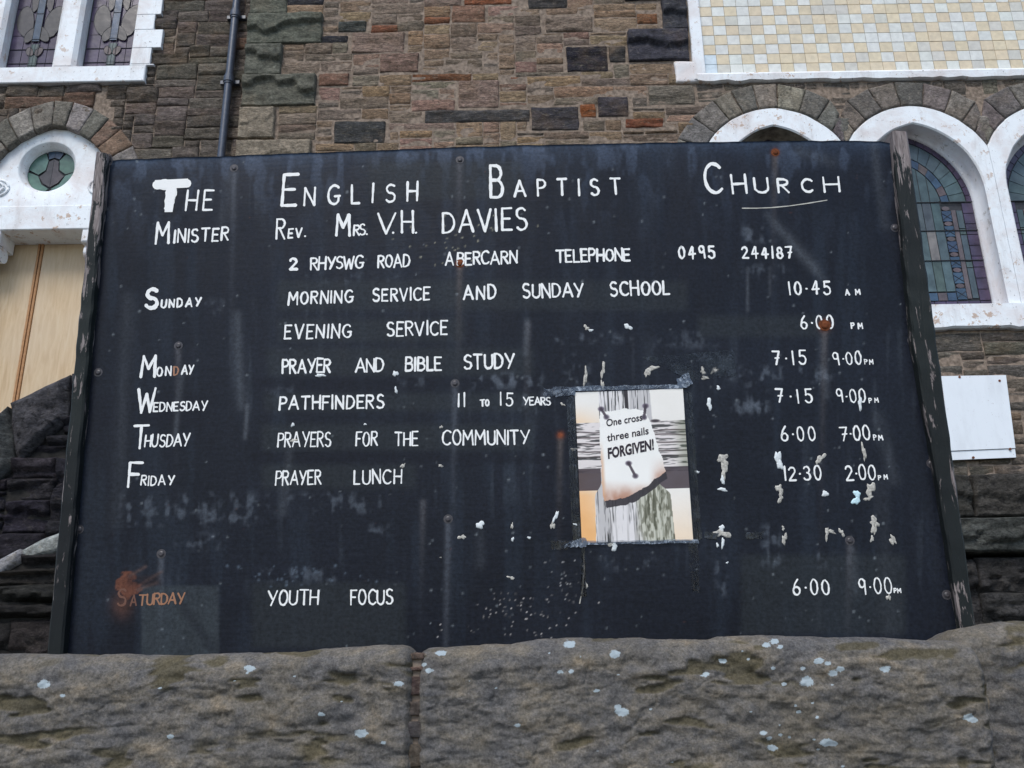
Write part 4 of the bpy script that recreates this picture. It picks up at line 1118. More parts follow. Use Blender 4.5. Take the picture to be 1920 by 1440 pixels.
def batten(edge_in, edge_out, d0, d1, worn, lab):
    """edges as picture points top..bottom; d0 back, d1 front offset"""
    n = 150; V_ = []; wn = []
    def along(e, k):
        v = e[0][1] + (e[-1][1] - e[0][1]) * k; return np.interp(v, [p[1] for p in e], [p[0] for p in e]), v
    for i in range(n):
        k = i / (n - 1)
        a = along(edge_in, k); b = along(edge_out, k)
        A_ = BW_(a[0], a[1], 0); B_ = BW_(b[0], b[1], 0); ax = (B_ - A_); wv = ax.length; ax.normalize()
        j = (vnoise(np.array([k * 40.]), np.array([3.]), 0, 7)[0] - .5) * .003
        r = .005
        ring = [A_ + bn * d0, A_ + bn * (d1 - r) + ax * j, A_ + ax * r + bn * (d1 + j), A_ + ax * wv * .5 + bn * (d1 + j * .5), B_ - ax * r + bn * (d1 + j), B_ + bn * (d1 - r) + ax * j, B_ + bn * d0]
        V_ += ring; wn += [worn(k)] * 7
    f = []
    for i in range(n - 1):
        for q in range(7):
            q2 = (q + 1) % 7; f.append((i * 7 + q, i * 7 + q2, (i + 1) * 7 + q2, (i + 1) * 7 + q))
    f.append(tuple(range(7))); f.append(tuple((n - 1) * 7 + q for q in reversed(range(7))))
    me = mesh_from('side_batten', [v - board.location for v in V_], f, M_BAT, False, {'worn': wn})
    o = link('side_batten', me, board); o['label'] = lab
batten([(207, 294), (176, 620), (152, 900), (121, 1255)], [(186, 291), (154, 600), (130, 850), (92, 1255)], -.05, .022, lambda k: .17 * math.exp(-k * 3.0) + .0, 'left batten with long flaked pale patches')
batten([(1668, 252), (1706, 640), (1752, 900), (1806, 1240)], [(1696, 254), (1750, 640), (1786, 900), (1832, 1240)], -.05, .022, lambda k: .20 * math.exp(-(k / .08) ** 2) + .01 + .06 * (k > .85), 'right batten, dark, paint gone at its top')
# rear posts that carry the board
pmat = simple('weathered post timber', (.07, .06, .05), .8, .2)
for uu in (330, 960, 1600):
    a = BW_(uu, 330, -.028); b_ = BW_(uu, 1250, -.028)
    mb = MB(); h = .04; ys = .07
    a2 = Vector((b_.x, b_.y + (a.y - b_.y), a.z)); lo_ = Vector((b_.x, b_.y + .03, 1.0))
    for (p, q) in ((lo_, a2),):
        mb.add([(p.x - h, p.y, p.z), (p.x + h, p.y, p.z), (p.x + h, p.y + ys, p.z), (p.x - h, p.y + ys, p.z), (q.x - h, q.y, q.z), (q.x + h, q.y, q.z), (q.x + h, q.y + ys, q.z), (q.x - h, q.y + ys, q.z)],
               [(3, 2, 1, 0), (4, 5, 6, 7), (0, 1, 5, 4), (1, 2, 6, 5), (2, 3, 7, 6), (3, 0, 4, 7)])
    mb.build('support_post', pmat, board)
# screws
M_SCR = simple('painted screw head', (.05, .045, .05), .4, .5, 80, .3, 0)
for (su, sv, k) in screws[:16]:
    p = BW_(su, sv, 0); mb = MB(); r = .0075 if k != 3 else .010
    off = np.array([[su, sv]])
    i = int(np.argmin(np.abs(V[:, nx // 2] - sv))); wv = float(warp[np.clip(i, 0, ny - 1), int(np.clip((su - 198) / 1474 * nx, 0, nx - 1))]) - .006
    mb.tube([p + bn * (wv - .002), p + bn * (wv + .003), p + bn * (wv + .0045)], [r, r, r * .6], 14)
    mb.tube([p + bn * (wv - .002), p + bn * (wv + .0008)], r * 1.7, 16)
    mb.build('screw', M_RUST if k >= 2 else M_SCR, board)
def boff(u, v):                                   # offset of the warped sheet at a spot
    return float((fbm(np.array([u / 420.]), np.array([v / 380.]), 0, 5, 2)[0] - .5) * .012) - .006
# hanging wire loop at the top left corner
mb = MB(); mb.tube([BW_(u, v, .004) for u, v in ((205, 290), (209, 293), (212, 302), (209, 310), (205, 312))], .0016, 6); mb.build('wire_loop', M_SCR, board)

# ------------------------------------------------------------------ hand painted lettering: single stroke alphabet
def arc(cx, cy, rx, ry, a0, a1, n=12):
    return [(cx + rx * math.cos(math.radians(a0 + (a1 - a0) * i / n)), cy + ry * math.sin(math.radians(a0 + (a1 - a0) * i / n))) for i in range(n + 1)]
Gl = {
 'A': (.78, [[(0, 0), (.5, 1)], [(.5, 1), (1, 0)], [(.2, .33), (.8, .33)]]),
 'B': (.58, [[(0, 0), (0, 1)], [(0, 1), (.45, 1)] + arc(.45, .77, .42, .23, 90, -90) + [(0, .54)], [(0, .54), (.5, .54)] + arc(.5, .27, .5, .27, 90, -90) + [(0, 0)]]),
 'C': (.66, [arc(.58, .5, .58, .5, 48, 312, 20)]),
 'D': (.62, [[(0, 0), (0, 1)], [(0, 1), (.3, 1)] + arc(.3, .5, .7, .5, 90, -90, 16) + [(0, 0)]]),
 'E': (.52, [[(0, 0), (0, 1)], [(0, 1), (1, 1)], [(0, .52), (.82, .52)], [(0, 0), (1, 0)]]),
 'F': (.52, [[(0, 0), (0, 1)], [(0, 1), (1, 1)], [(0, .52), (.75, .52)]]),
 'G': (.68, [arc(.56, .5, .56, .5, 48, 330, 20)[:-1] + [(.98, .2), (.98, .42)], [(.62, .42), (1.08, .42)]]),
 'H': (.62, [[(0, 0), (0, 1)], [(1, 0), (1, 1)], [(0, .5), (1, .5)]]),
 'I': (.03, [[(.5, 0), (.5, 1)]]),
 'L': (.48, [[(0, 1), (0, 0)], [(0, 0), (1, 0)]]),
 'M': (.82, [[(0, 0), (.08, 1)], [(.08, 1), (.5, .38)], [(.5, .38), (.92, 1)], [(.92, 1), (1, 0)]]),
 'N': (.64, [[(0, 0), (0, 1)], [(0, 1), (1, 0)], [(1, 0), (1, 1)]]),
 'O': (.64, [arc(.5, .5, .5, .5, 95, 455, 24)]),
 'P': (.55, [[(0, 0), (0, 1)], [(0, 1), (.5, 1)] + arc(.5, .75, .5, .25, 90, -90) + [(0, .48)]]),
 'R': (.58, [[(0, 0), (0, 1)], [(0, 1), (.5, 1)] + arc(.5, .77, .45, .23, 90, -90) + [(0, .54)], [(.35, .54), (1, 0)]]),
 'S': (.56, [arc(.52, .76, .46, .24, 38, 180, 8) + arc(.52, .76, .46, .24, 190, 262, 4) + arc(.5, .26, .5, .26, 80, 0, 5) + arc(.5, .26, .5, .26, -12, -148, 9)]),
 'T': (.66, [[(0, 1), (1, 1)], [(.5, 1), (.5, 0)]]),
 'U': (.60, [[(0, 1), (0, .35)] + arc(.5, .33, .5, .33, 180, 360, 12) + [(1, 1)]]),
 'V': (.70, [[(0, 1), (.5, 0)], [(.5, 0), (1, 1)]]),
 'W': (.92, [[(0, 1), (.26, 0)], [(.26, 0), (.52, .78)], [(.52, .78), (.76, 0)], [(.76, 0), (1, 1)]]),
 'Y': (.68, [[(0, 1), (.48, .45)], [(1, 1), (.36, 0)]]),
 '0': (.52, [arc(.5, .5, .5, .5, 95, 455, 24)]),
 '1': (.03, [[(.5, 0), (.5, 1)]]),
 '2': (.56, [arc(.46, .74, .44, .26, 165, -25, 12) + [(.05, .02)], [(.05, 0), (1, .02)]]),
 '3': (.52, [arc(.42, .76, .45, .24, 150, -80, 10), arc(.42, .27, .52, .27, 85, -150, 12)]),
 '4': (.60, [[(.55, 1), (0, .36)], [(0, .36), (1, .40)], [(.66, .95), (.62, 0)]]),
 '5': (.54, [[(.12, 1), (.95, 1)], [(.12, 1), (.08, .58)], [(.08, .58)] + arc(.42, .32, .55, .32, 118, -150, 14)]),
 '6': (.54, [[(.72, 1), (.3, .72), (.06, .35)] + arc(.5, .26, .46, .26, 170, 520, 20)]),
 '7': (.56, [[(0, 1), (1, 1)], [(1, 1), (.45, 0)], [(.35, .48), (.95, .50)]]),
 '8': (.52, [arc(.5, .76, .38, .24, 270, 630, 18), arc(.5, .26, .5, .26, 90, 450, 18)]),
 '9': (.52, [arc(.42, .73, .42, .27, 20, 350, 18), [(.84, .9), (.86, .5), (.9, 0)]]),
 '.': (.05, [[(.5, .03), (.52, .05)]]),
 '*': (.05, [[(.5, .45), (.52, .47)]]),
}
def paint_mat(name, col, wear=0.3):
    m, t, b = newmat(name); P = pos(t); n1 = noise(t, P, 260, 4, .7); n2 = noise(t, P, 40, 5, .6)
    c = mix(t, ramp(t, n1, [(.62, 0.), (.72, wear)]), col, tuple(x * .35 for x in col))
    c = mix(t, ramp(t, n2, [(.6, 0.), (.8, wear)]), c, tuple(x * .7 for x in col))
    t.links.new(c, b.inputs['Base Color']); b.inputs['Roughness'].default_value = .45; return m
M_LET = paint_mat('white brush paint', (.90, .90, .87), .4); M_LETR = paint_mat('rust stained letter paint', (.34, .16, .085), .8); M_LETO = paint_mat('rust tinted white paint', (.50, .36, .27), .6)
kz = [0]
def stroke(mb, pts, wpx, seed, layer):
    """pts in picture coordinates of the board face"""
    if len(pts) < 2: return
    P = []                                   # resample
    for a, b in zip(pts, pts[1:]):
        n = max(1, int(math.hypot(b[0] - a[0], b[1] - a[1]) / 5))
        for i in range(n): P.append((a[0] + (b[0] - a[0]) * i / n, a[1] + (b[1] - a[1]) * i / n))
    P.append(pts[-1]); n = len(P); L = []; Rr = []
    rs = np.random.RandomState(seed); ph = rs.uniform(0, 6, 2); L_ = []
    for i in range(n):
        a = P[max(0, i - 1)]; b = P[min(n - 1, i + 1)]; dx_, dy_ = b[0] - a[0], b[1] - a[1]; l = math.hypot(dx_, dy_) or 1
        nx_, ny_ = -dy_ / l, dx_ / l; w_ = wpx / 2 * (1 + .15 * math.sin(i * .55 + ph[0]) + .11 * math.sin(i * 1.9 + ph[1]))
        L_.append(((P[i][0] + nx_ * w_, P[i][1] + ny_ * w_), (P[i][0] - nx_ * w_, P[i][1] - ny_ * w_)))
    def capf(i, sgn):
        a = P[i]; o = P[i + 1] if i == 0 else P[i - 1]; ang = math.atan2(a[1] - o[1], a[0] - o[0]); w_ = wpx / 2 * .95
        return [(a[0] + w_ * math.cos(ang + t), a[1] + w_ * math.sin(ang + t)) for t in (-1.15, -.6, 0, .6, 1.15)]
    off = .0006 + layer * .00007
    V_ = [p for pr in L_ for p in pr]; f = [(2 * i, 2 * i + 1, 2 * i + 3, 2 * i + 2) for i in range(n - 1)]
    c0 = capf(0, 1); b0 = len(V_); V_ += c0; f.append((0, *range(b0, b0 + 5), 1) if True else ())
    c1 = capf(n - 1, 1); b1 = len(V_); V_ += c1; f.append((2 * n - 1, *range(b1, b1 + 5), 2 * n - 2))
    base_n = len(mb.v)
    for (u, v) in V_: mb.v.append(BW_(u, v, boff(u, v) + off))
    # orient every face to the camera
    for q in f:
        pts3 = [mb.v[base_n + i] for i in q]; nrm = Vector((0, 0, 0))
        for i in range(len(pts3)): nrm += pts3[i].cross(pts3[(i + 1) % len(pts3)])
        idx = tuple(base_n + i for i in q); mb.f.append(idx if nrm.dot(bn) > 0 else idx[::-1])
seedc = [100]
def word(mb, txt, x0, y0, x1, y1, h, wpx, k=.78):
    wpx *= .88
    ws = [Gl[c][0] * k * h for c in txt]; n = len(txt)
    tot = sum(ws); gap = ((x1 - x0 - wpx) - tot) / max(1, n - 1)
    if gap < h * .10 and n > 1:
        sc = ((x1 - x0 - wpx) - h * .14 * (n - 1)) / tot; ws = [w_ * sc for w_ in ws]; gap = h * .14
    if n == 1: ws = [max(x1 - x0 - wpx, .5)]
    x = x0 + wpx / 2
    for c, w_ in zip(txt, ws):
        seedc[0] += 1; rr = random.Random(seedc[0]); jx, jy, js, tl = rr.uniform(-.6, .6), rr.uniform(-.8, .8), 1 + rr.uniform(-.05, .05), rr.uniform(-.03, .03)
        for li, st in enumerate(Gl[c][1]):
            pts = []
            for (gx, gy) in st:
                if c in 'I1' : gx = .5
                bx = x + gx * w_ + jx; by = y0 + (y1 - y0) * ((bx - x0) / max(1, x1 - x0)) - wpx / 2 + jy
                hh = (h - wpx) * js
                upx, upy = (VPX - bx) / abs(VPY - by), -1.0
                pts.append((bx + (upx + tl) * gy * hh, by + upy * gy * hh))
            if c in '.*': pts = [pts[0], (pts[0][0] + 1.2, pts[0][1])]
            # light hand wobble
            pts = [(p[0] + rr.uniform(-.35, .35), p[1] + rr.uniform(-.35, .35)) for p in pts]
            stroke(mb, pts, wpx * (1 + rr.uniform(-.08, .12)), seedc[0] * 7 + li, li + (seedc[0] % 2) * 4)
        x += w_ + gap
LINES = [
 ('first title line', [('HE', 346, 395, 398, 394, 41, 4), ('E', 525, 388, 557, 387, 61, 6.5), ('NGLISH', 568, 386, 784, 376, 38, 4.6), ('B', 918, 371, 946, 371, 63, 6.5), ('APTIST', 963, 369, 1166, 364, 33, 4.8), ('C', 1322, 362, 1358, 362, 62, 6.2), ('H', 1373, 362, 1403, 361, 38, 4.8), ('U', 1416, 361, 1445, 361, 31, 4.6), ('R', 1459, 361, 1482, 361, 30, 4.6), ('C', 1504, 360, 1527, 360, 27, 4.4), ('H', 1546, 360, 1578, 359, 30, 4.4)]),
 ('minister line', [('M', 289, 459, 318, 458, 44, 5), ('INISTER', 323, 456, 428, 451, 27, 4), ('R', 516, 448, 535, 448, 42, 4.2), ('EV.', 538, 447, 573, 444, 19, 4), ('M', 627, 443, 657, 443, 44, 6), ('RS.', 661, 442, 689, 440, 22, 3.6), ('V', 705, 439, 742, 438, 42, 4.6), ('.', 734, 438, 738, 438, 20, 4), ('H', 751, 438, 776, 438, 44, 4.8), ('.', 777, 437, 781, 437, 20, 4), ('DAVIES', 828, 437, 990, 431, 43, 4.8)]),
 ('address line', [('2', 541, 507, 559, 507, 26, 5.6), ('RHYSWG', 580, 506, 681, 503, 26, 3.8), ('ROAD', 707, 502, 769, 500, 26, 3.8), ('A', 834, 498, 852, 498, 28, 3.8), ('BERCARN', 856, 497, 971, 494, 26, 3.8), ('TELEPHONE', 1042, 492, 1184, 488, 26, 4.4), ('0495', 1272, 484, 1344, 483, 25, 4.2), ('244187', 1392, 484, 1489, 483, 24, 4)]),
 ('sunday morning line', [('S', 268, 580, 296, 580, 42, 8), ('UNDAY', 299, 577, 376, 574, 18, 3.6), ('MORNING', 538, 572, 662, 567, 26, 3.8), ('SERVICE', 698, 566, 807, 563, 26, 3.8), ('AND', 868, 562, 931, 561, 28, 4), ('SUNDAY', 979, 559, 1096, 556, 29, 4), ('SCHOOL', 1143, 555, 1258, 552, 29, 4.2), ('10*45', 1481, 552, 1561, 551, 27, 3.8), ('AM', 1586, 552, 1615, 551, 12, 3)]),
 ('sunday evening line', [('EVENING', 531, 636, 659, 633, 28, 3.8), ('SERVICE', 724, 631, 840, 628, 28, 3.8), ('6*00', 1502, 616, 1566, 615, 27, 3.6), ('PM', 1597, 616, 1620, 615, 12, 3)]),
 ('monday line', [('M', 260, 708, 291, 707, 45, 5.6), ('ON', 291, 705, 320, 704, 19, 3.4), ('AY', 337, 703, 362, 702, 19, 3.4), ('PRAYER', 527, 701, 620, 699, 28, 4), ('AND', 665, 698, 720, 697, 28, 3.8), ('BIBLE', 758, 696, 829, 695, 28, 4.2), ('STUDY', 868, 693, 965, 691, 30, 4.4), ('7*15', 1450, 683, 1515, 683, 28, 3.6), ('9*00', 1564, 683, 1619, 682, 26, 3.2), ('PM', 1623, 682, 1640, 681, 10, 2.4)]),
 ('wednesday line', [('W', 252, 776, 289, 774, 49, 5.6), ('EDNESDAY', 285, 772, 387, 769, 19, 3.2), ('PATHFINDERS', 521, 769, 720, 766, 28, 4.2), ('11', 858, 763, 873, 763, 28, 3.4), ('TO', 900, 762, 918, 761, 14, 3.4), ('15', 937, 761, 963, 761, 27, 3.2), ('YEARS', 981, 760, 1033, 759, 17, 2.8), ('7*15', 1456, 755, 1527, 755, 29, 3.6), ('9*00', 1571, 754, 1627, 754, 27, 3), ('PM', 1631, 754, 1650, 753, 10, 2.4)]),
 ('thursday line', [('T', 244, 842, 276, 841, 45, 5), ('HUSDAY', 268, 839, 354, 836, 25, 3.3), ('PRAYERS', 518, 839, 621, 837, 29, 3.2), ('FOR', 666, 837, 708, 836, 28, 3.4), ('THE', 739, 836, 785, 836, 28, 3.4), ('COMMUNITY', 828, 836, 993, 833, 29, 3.6), ('6*00', 1466, 827, 1532, 826, 29, 3.4), ('7*00', 1577, 826, 1635, 825, 29, 3.4), ('PM', 1639, 825, 1658, 825, 11, 2.4)]),
 ('friday line', [('F', 236, 914, 265, 914, 50, 5.6), ('RIDAY', 261, 911, 325, 909, 20, 3.2), ('PRAYER', 514, 910, 602, 908, 28, 3.4), ('LUNCH', 662, 909, 754, 907, 28, 3.3), ('12*30', 1472, 901, 1543, 900, 29, 3.6), ('2*00', 1587, 901, 1645, 900, 30, 3.4), ('PM', 1648, 900, 1667, 899, 10, 2.4)]),
 ('youth focus line', [('YOUTH', 499, 1136, 596, 1135, 30, 3.6), ('FOCUS', 656, 1135, 737, 1134, 30, 3.6), ('6*00', 1487, 1117, 1559, 1116, 31, 3.6), ('9*00', 1613, 1115, 1676, 1114, 31, 3.2), ('PM', 1677, 1112, 1693, 1111, 10, 2.4)]),
]
for nm, ws in LINES:
    mb = MB()
    for wd in (ws[1:] if nm.startswith('first') else ws):
        if wd[0] in ('HE', 'INISTER', 'NGLISH', 'UNDAY', 'ON', 'AY', 'EDNESDAY', 'HUSDAY', 'RIDAY', 'EV.', 'RS.', 'APTIST', 'U', 'R', 'H', '.', 'BERCARN') or not mb.v: word(mb, *wd)
        elif wd[0] == 'C' and wd[1] > 1400: word(mb, *wd)
        else:
            o = mb.build('lettering', M_LET, board); mb = MB(); word(mb, *wd)
    if nm.startswith('first'): o = mb.build('lettering', M_LET, board); mb = MB(); word(mb, *ws[0])
    if nm.startswith('first'):
        stroke(mb, [(293, 346), (322, 344.5), (350, 343)], 17, 9, 9); stroke(mb, [(322, 352), (315, 388)], 18, 19, 10)
        # square off the heavy T
        mb2 = [(289, 354, 351, 351, 290, 337, 352, 334), (308, 397, 323, 397, 312, 350, 330, 350)]
        for li, q in enumerate(mb2):
            pts = [(q[0], q[1]), (q[2], q[3]), (q[6], q[7]), (q[4], q[5])]; n0 = len(mb.v); mb.v += [BW_(u, v, boff(u, v) + .0016 + li * .0002) for u, v in pts]; mb.f.append((n0, n0 + 1, n0 + 2, n0 + 3))
    o = mb.build('lettering', M_LET, board)
mb = MB(); word(mb, 'D', 323, 704, 334, 703, 18, 3.2); o = mb.build('lettering', M_LETR, board); o['label'] = 'rust stained letter D of MONDAY'
mb = MB(); word(mb, 'TURDAY', 256, 1136, 344, 1133, 23, 3.6); o = mb.build('lettering', M_LETR, board); o['label'] = 'rust stained letters TURDAY of SATURDAY'
mb = MB(); word(mb, 'S', 215, 1138, 234, 1138, 36, 4.5); word(mb, 'A', 240, 1137, 254, 1136, 23, 3.2); o = mb.build('lettering', paint_mat('rust hidden paint', (.15, .062, .038), .8), board); o['label'] = 'faint letters SA lost in the rust patch'
mb = MB(); stroke(mb, [(1393, 388), (1420, 388), (1447, 387), (1480, 384), (1515, 379), (1552, 373)], 1.8, 5, 3); mb.build('scratch', paint_mat('scratch', (.5, .48, .42), .9), board)

# ------------------------------------------------------------------ putty remains, tape
M_PUT = simple('white putty', (.72, .76, .76), .5, .4, 200, .2, .001); M_PUTB = simple('dirty glue remains', (.46, .44, .39), .5, .4, 160, .5, .001); M_PUTC = simple('pale blue putty', (.58, .80, .86), .5, .4, 200, .1, .001)
def putty(u, v, ru, rv, rot, mat, hgt=.004, rag=.35):
    rs = np.random.RandomState(int(u * 7 + v)); n = 18; V_ = []; mb = MB(); ph = rs.uniform(0, 6.3, 3)
    def rad(t): return 1 + rag * (.5 * math.sin(2 * t + ph[0]) + .4 * math.sin(3 * t + ph[1]) + .35 * math.sin(5 * t + ph[2]))
    base_o = boff(u, v)
    for (k, hh) in ((1.0, -.001), (.92, .4), (.6, .85 + rs.uniform(-.2, .2)), (.25, 1.)):
        for i in range(n):
            t = 2 * math.pi * i / n; r = rad(t) * k; x, y = r * ru * math.cos(t), r * rv * math.sin(t)
            x, y = x * math.cos(rot) - y * math.sin(rot), x * math.sin(rot) + y * math.cos(rot)
            V_.append(BW_(u + x, v + y, base_o + hgt * hh * (1 + rs.uniform(-.25, .25)) if hh > 0 else base_o - .001))
    f = []
    for q in range(3):
        for i in range(n): j = (i + 1) % n; f.append((q * n + j, q * n + i, (q + 1) * n + i, (q + 1) * n + j))
    f.append(tuple(3 * n + i for i in reversed(range(n)))); mb.add(V_, f)
    mb.build('putty_remains', mat, board, True)
for (u, v, ru, rv, rot, m_) in [(900, 984, 9, 6.5, 0, 0), (866, 1007, 7, 4.5, .1, 1), (600, 703, 9, 3.6, .1, 0), (741, 700, 5, 6, .3, 0), (742, 731, 3, 6, -.2, 0), (548, 796, 4.5, 3, -.4, 0), (684, 795, 2.5, 2.5, 0, 0), (550, 825, 7, 3, 0, 1),
     (1100, 613, 6, 4, .4, 1), (1108, 618, 4, 3, 0, 0), (1178, 611, 8, 5, .7, 0), (1222, 690, 12, 5.5, -.2, 1), (1214, 698, 5, 8, .2, 1), (1319, 694, 5, 7, 0, 1), (1341, 693, 5, 9, .6, 1), (1323, 707, 9, 3, 0, 1), (1331, 756, 5, 11, -.1, 0), (1348, 726, 4, 4, 0, 0),
     (1357, 862, 12, 11, 0, 1), (1359, 882, 7, 14, .05, 1), (1356, 899, 4, 8, 0, 0), (1356, 917, 8, 4, .1, 0), (1308, 884, 5, 2.5, .1, 0), (1460, 856, 6, 13, -.1, 0), (1464, 870, 7, 9, -.5, 0), (1541, 858, 5, 12, .6, 1), (1535, 865, 4, 5, 0, 1), (1622, 847, 4, 15, -.1, 1),
     (1615, 755, 4, 13, -.1, 0), (1607, 938, 8, 8, 0, 2), (1609, 926, 6.5, 8, 0, 2), (1634, 917, 9, 13, -.1, 1), (1630, 934, 8, 4, -.5, 1), (1641, 978, 9, 9, 0, 1), (1641, 992, 4.5, 12, .1, 1), (1637, 1010, 4.5, 5, 0, 1), (1676, 1012, 5, 11, -.5, 1), (1463, 916, 8, 8, 0, 1), (1465, 932, 5, 10, .1, 1),
     (1549, 925, 5.5, 7, .3, 0), (1354, 1000, 15, 8, 0, 1), (1354, 990, 6, 6, 0, 0), (1356, 1018, 3.5, 9, .1, 0), (1346, 1022, 3, 4, 0, 0), (1552, 1000, 4, 11, .1, 1), (1560, 996, 9, 3, .2, 1), (1580, 998, 4, 8, -.5, 1), (1152, 1024, 6, 9, 0, 0), (1146, 1019, 9, 4, 0, 1), (1042, 968, 3.5, 12, .35, 0), (1036, 985, 4, 8, .2, 1),
     (958, 1083, 7, 3, .1, 1), (961, 1011, 3, 4, 0, 0), (960, 986, 2, 7, 0, 1), (992, 1008, 3, 3, 0, 0), (1098, 705, 4, 16, 0, 1), (1131, 692, 4, 14, .1, 1), (1130, 720, 3, 9, 0, 1), (1055, 757, 5, 2.4, .3, 1), (1076, 842, 5, 4, 0, 1), (1079, 983, 5, 2.5, .4, 0), (1100, 1098, 3, 5, 0, 1),
     (1364, 1055, 2.5, 2, 0, 0), (826, 1045, 1.5, 1.5, 0, 1), (1470, 990, 3, 4, 0, 1), (1668, 1120, 4, 6, 0, 1), (1472, 1010, 5, 10, 0, 1), (827, 800, 3, 3, 0, 1), (826, 873, 4, 3, 0, 1), (755, 873, 3, 6, .6, 1), (700, 700, 0.1, 0.1, 0, 1)]:
    if ru < 1: continue
    putty(u, v, ru, rv, rot, (M_PUT, M_PUTB, M_PUTC)[m_], hgt=.0018 if m_ != 1 else .0012, rag=.42 if m_ != 1 else .6)
def tape_mat(name, lo, col, alpha):
    m, t, b = newmat(name); P = pos(t); n1 = noise(t, P, 60, 6, .7, 1.5); n2 = noise(t, P, 14, 4, .6)
    c = mix(t, ramp(t, n1, [(.5, 0.), (.62, 1.)]), lo, col); t.links.new(c, b.inputs['Base Color']); b.inputs['Roughness'].default_value = .18
    t.links.new(ramp(t, n2, [(.35, alpha[0]), (.65, alpha[1])]), b.inputs['Alpha']); t.links.new(bump(t, n1, .35, .001), b.inputs['Normal']); return m
M_TAPE = tape_mat('wrinkled clear tape', (.10, .13, .18), (.50, .57, .66), (.1, .8)); M_TAPED = tape_mat('perished dark tape', (.006, .007, .01), (.05, .06, .08), (.1, .9))
def strip(pts, mat, off=.0012, rag=1.2, name='tape_strip'):
    """quad bl, br, tr, tl in picture points"""
    n, m2 = 16, 4; V_ = []; rs = np.random.RandomState(int(pts[0][0] * 3 + pts[0][1])); mb = MB()
    for j in range(m2):
        for i in range(n):
            s_, t2 = i / (n - 1), j / (m2 - 1)
            u = (pts[0][0] * (1 - s_) + pts[1][0] * s_) * (1 - t2) + (pts[3][0] * (1 - s_) + pts[2][0] * s_) * t2
            v = (pts[0][1] * (1 - s_) + pts[1][1] * s_) * (1 - t2) + (pts[3][1] * (1 - s_) + pts[2][1] * s_) * t2
            V_.append(BW_(u + rs.uniform(-rag, rag), v + rs.uniform(-rag, rag), boff(u, v) + off + rs.uniform(0, .0006)))
    f = grid_faces(n, m2); mb.add(V_, f); return mb.build(name, mat, board, True)
strip([(1062, 745), (1078, 738), (1090, 1018), (1074, 1022)], M_TAPED, .0010)
strip([(1286, 735), (1297, 735), (1318, 1010), (1302, 1013)], M_TAPED, .0010)
strip([(1298, 1110), (1312, 1110), (1308, 1016), (1290, 1016)], M_TAPED, .0016)
strip([(1088, 1118), (1100, 1118), (1097, 1024), (1090, 1024)], M_TAPED, .0016)
strip([(1036, 1030), (1066, 1030), (1066, 1014), (1030, 1014)], M_TAPED, .0018)
strip([(1320, 1008), (1345, 1012), (1348, 1000), (1322, 996)], M_TAPED, .0018)
strip([(1400, 1010), (1432, 1010), (1432, 996), (1398, 998)], M_TAPED, .0018)
strip([(1290, 712), (1380, 705), (1376, 655), (1205, 668)], M_TAPED, .0008, 2.0)
mb = MB(); stroke(mb, [(1094, 1022), (1096, 1060), (1094, 1095), (1087, 1131)], 2.2, 5, 8); mb.build('tape_thread', M_PUTB, board)

# ================================================================== poster taped to the board
pc = [(1078, 735), (1281, 728), (1300, 1013), (1091, 1018)]     # tl, tr, br, bl
POFF = .0035
poster = thing('poster', BW_(1188, 1016, 0), 'bright poster of a torn note on a wooden cross taped to the black board', 'poster')
def pmap(a, b):                                  # a right 0..1, b down 0..1
    u = (pc[0][0] * (1 - a) + pc[1][0] * a) * (1 - b) + (pc[3][0] * (1 - a) + pc[2][0] * a) * b
    v = (pc[0][1] * (1 - a) + pc[1][1] * a) * (1 - b) + (pc[3][1] * (1 - a) + pc[2][1] * a) * b
    return u, v
na, nb = 260, 350
A_, B_ = np.meshgrid(np.linspace(0, 1, na), np.linspace(0, 1, nb))
img = np.zeros((nb, na, 3)); img[:] = (.97, .95, .91)
def pa(col, a):
    global img
    a = np.clip(a, 0, 1)[..., None]; img = img * (1 - a) + np.array(col) * a
bgn = fbm(A_ * 2, B_ * 3, 0, 90, 3)
pa((.98, .74, .48), (smooth(.40, .0, A_) * smooth(.05, .25, B_) * .55 + smooth(.6, 1., B_) * .4) * (.5 + bgn))
pa((.98, .70, .42), smooth(.62, .7, B_) * smooth(.35, .0, A_) * .7)
# upright post of the cross (top narrow, bottom broad)
lx = .22 - .06 * smooth(.6, .7, B_) - .03 * B_; rx = .69 + .10 * smooth(.6, .7, B_) + .05 * B_
post = ((A_ > lx) & (A_ < rx) & ((B_ < .2) | (B_ > .52))).astype(float)
g = fbm(A_ * 75, B_ * 4, 0, 91, 3, .7)
wood = .97 - .68 * smooth(.46, .34, g) - .15 * smooth(.5, .6, fbm(A_ * 20, B_ * 2, 3, 92, 3))
woodc = wood[..., None] * np.array((.94, .92, .91))
moss = smooth(.45, .60, A_ + .12 * (fbm(A_ * 9, B_ * 7, 0, 93, 3) - .5)) * (B_ > .5)
mg = smooth(.40, .60, fbm(A_ * 50, B_ * 22, 3, 191, 3)); woodc = woodc * (1 - moss[..., None] * .7) + (np.array((.30, .30, .20)) * (1 - mg[..., None]) + np.array((.72, .72, .62)) * mg[..., None]) * moss[..., None] * .7
img = img * (1 - post[..., None]) + woodc * post[..., None]
pa((.12, .08, .09), ((np.abs(A_ - .47) < .018) & (B_ < .13)).astype(float) * .9)
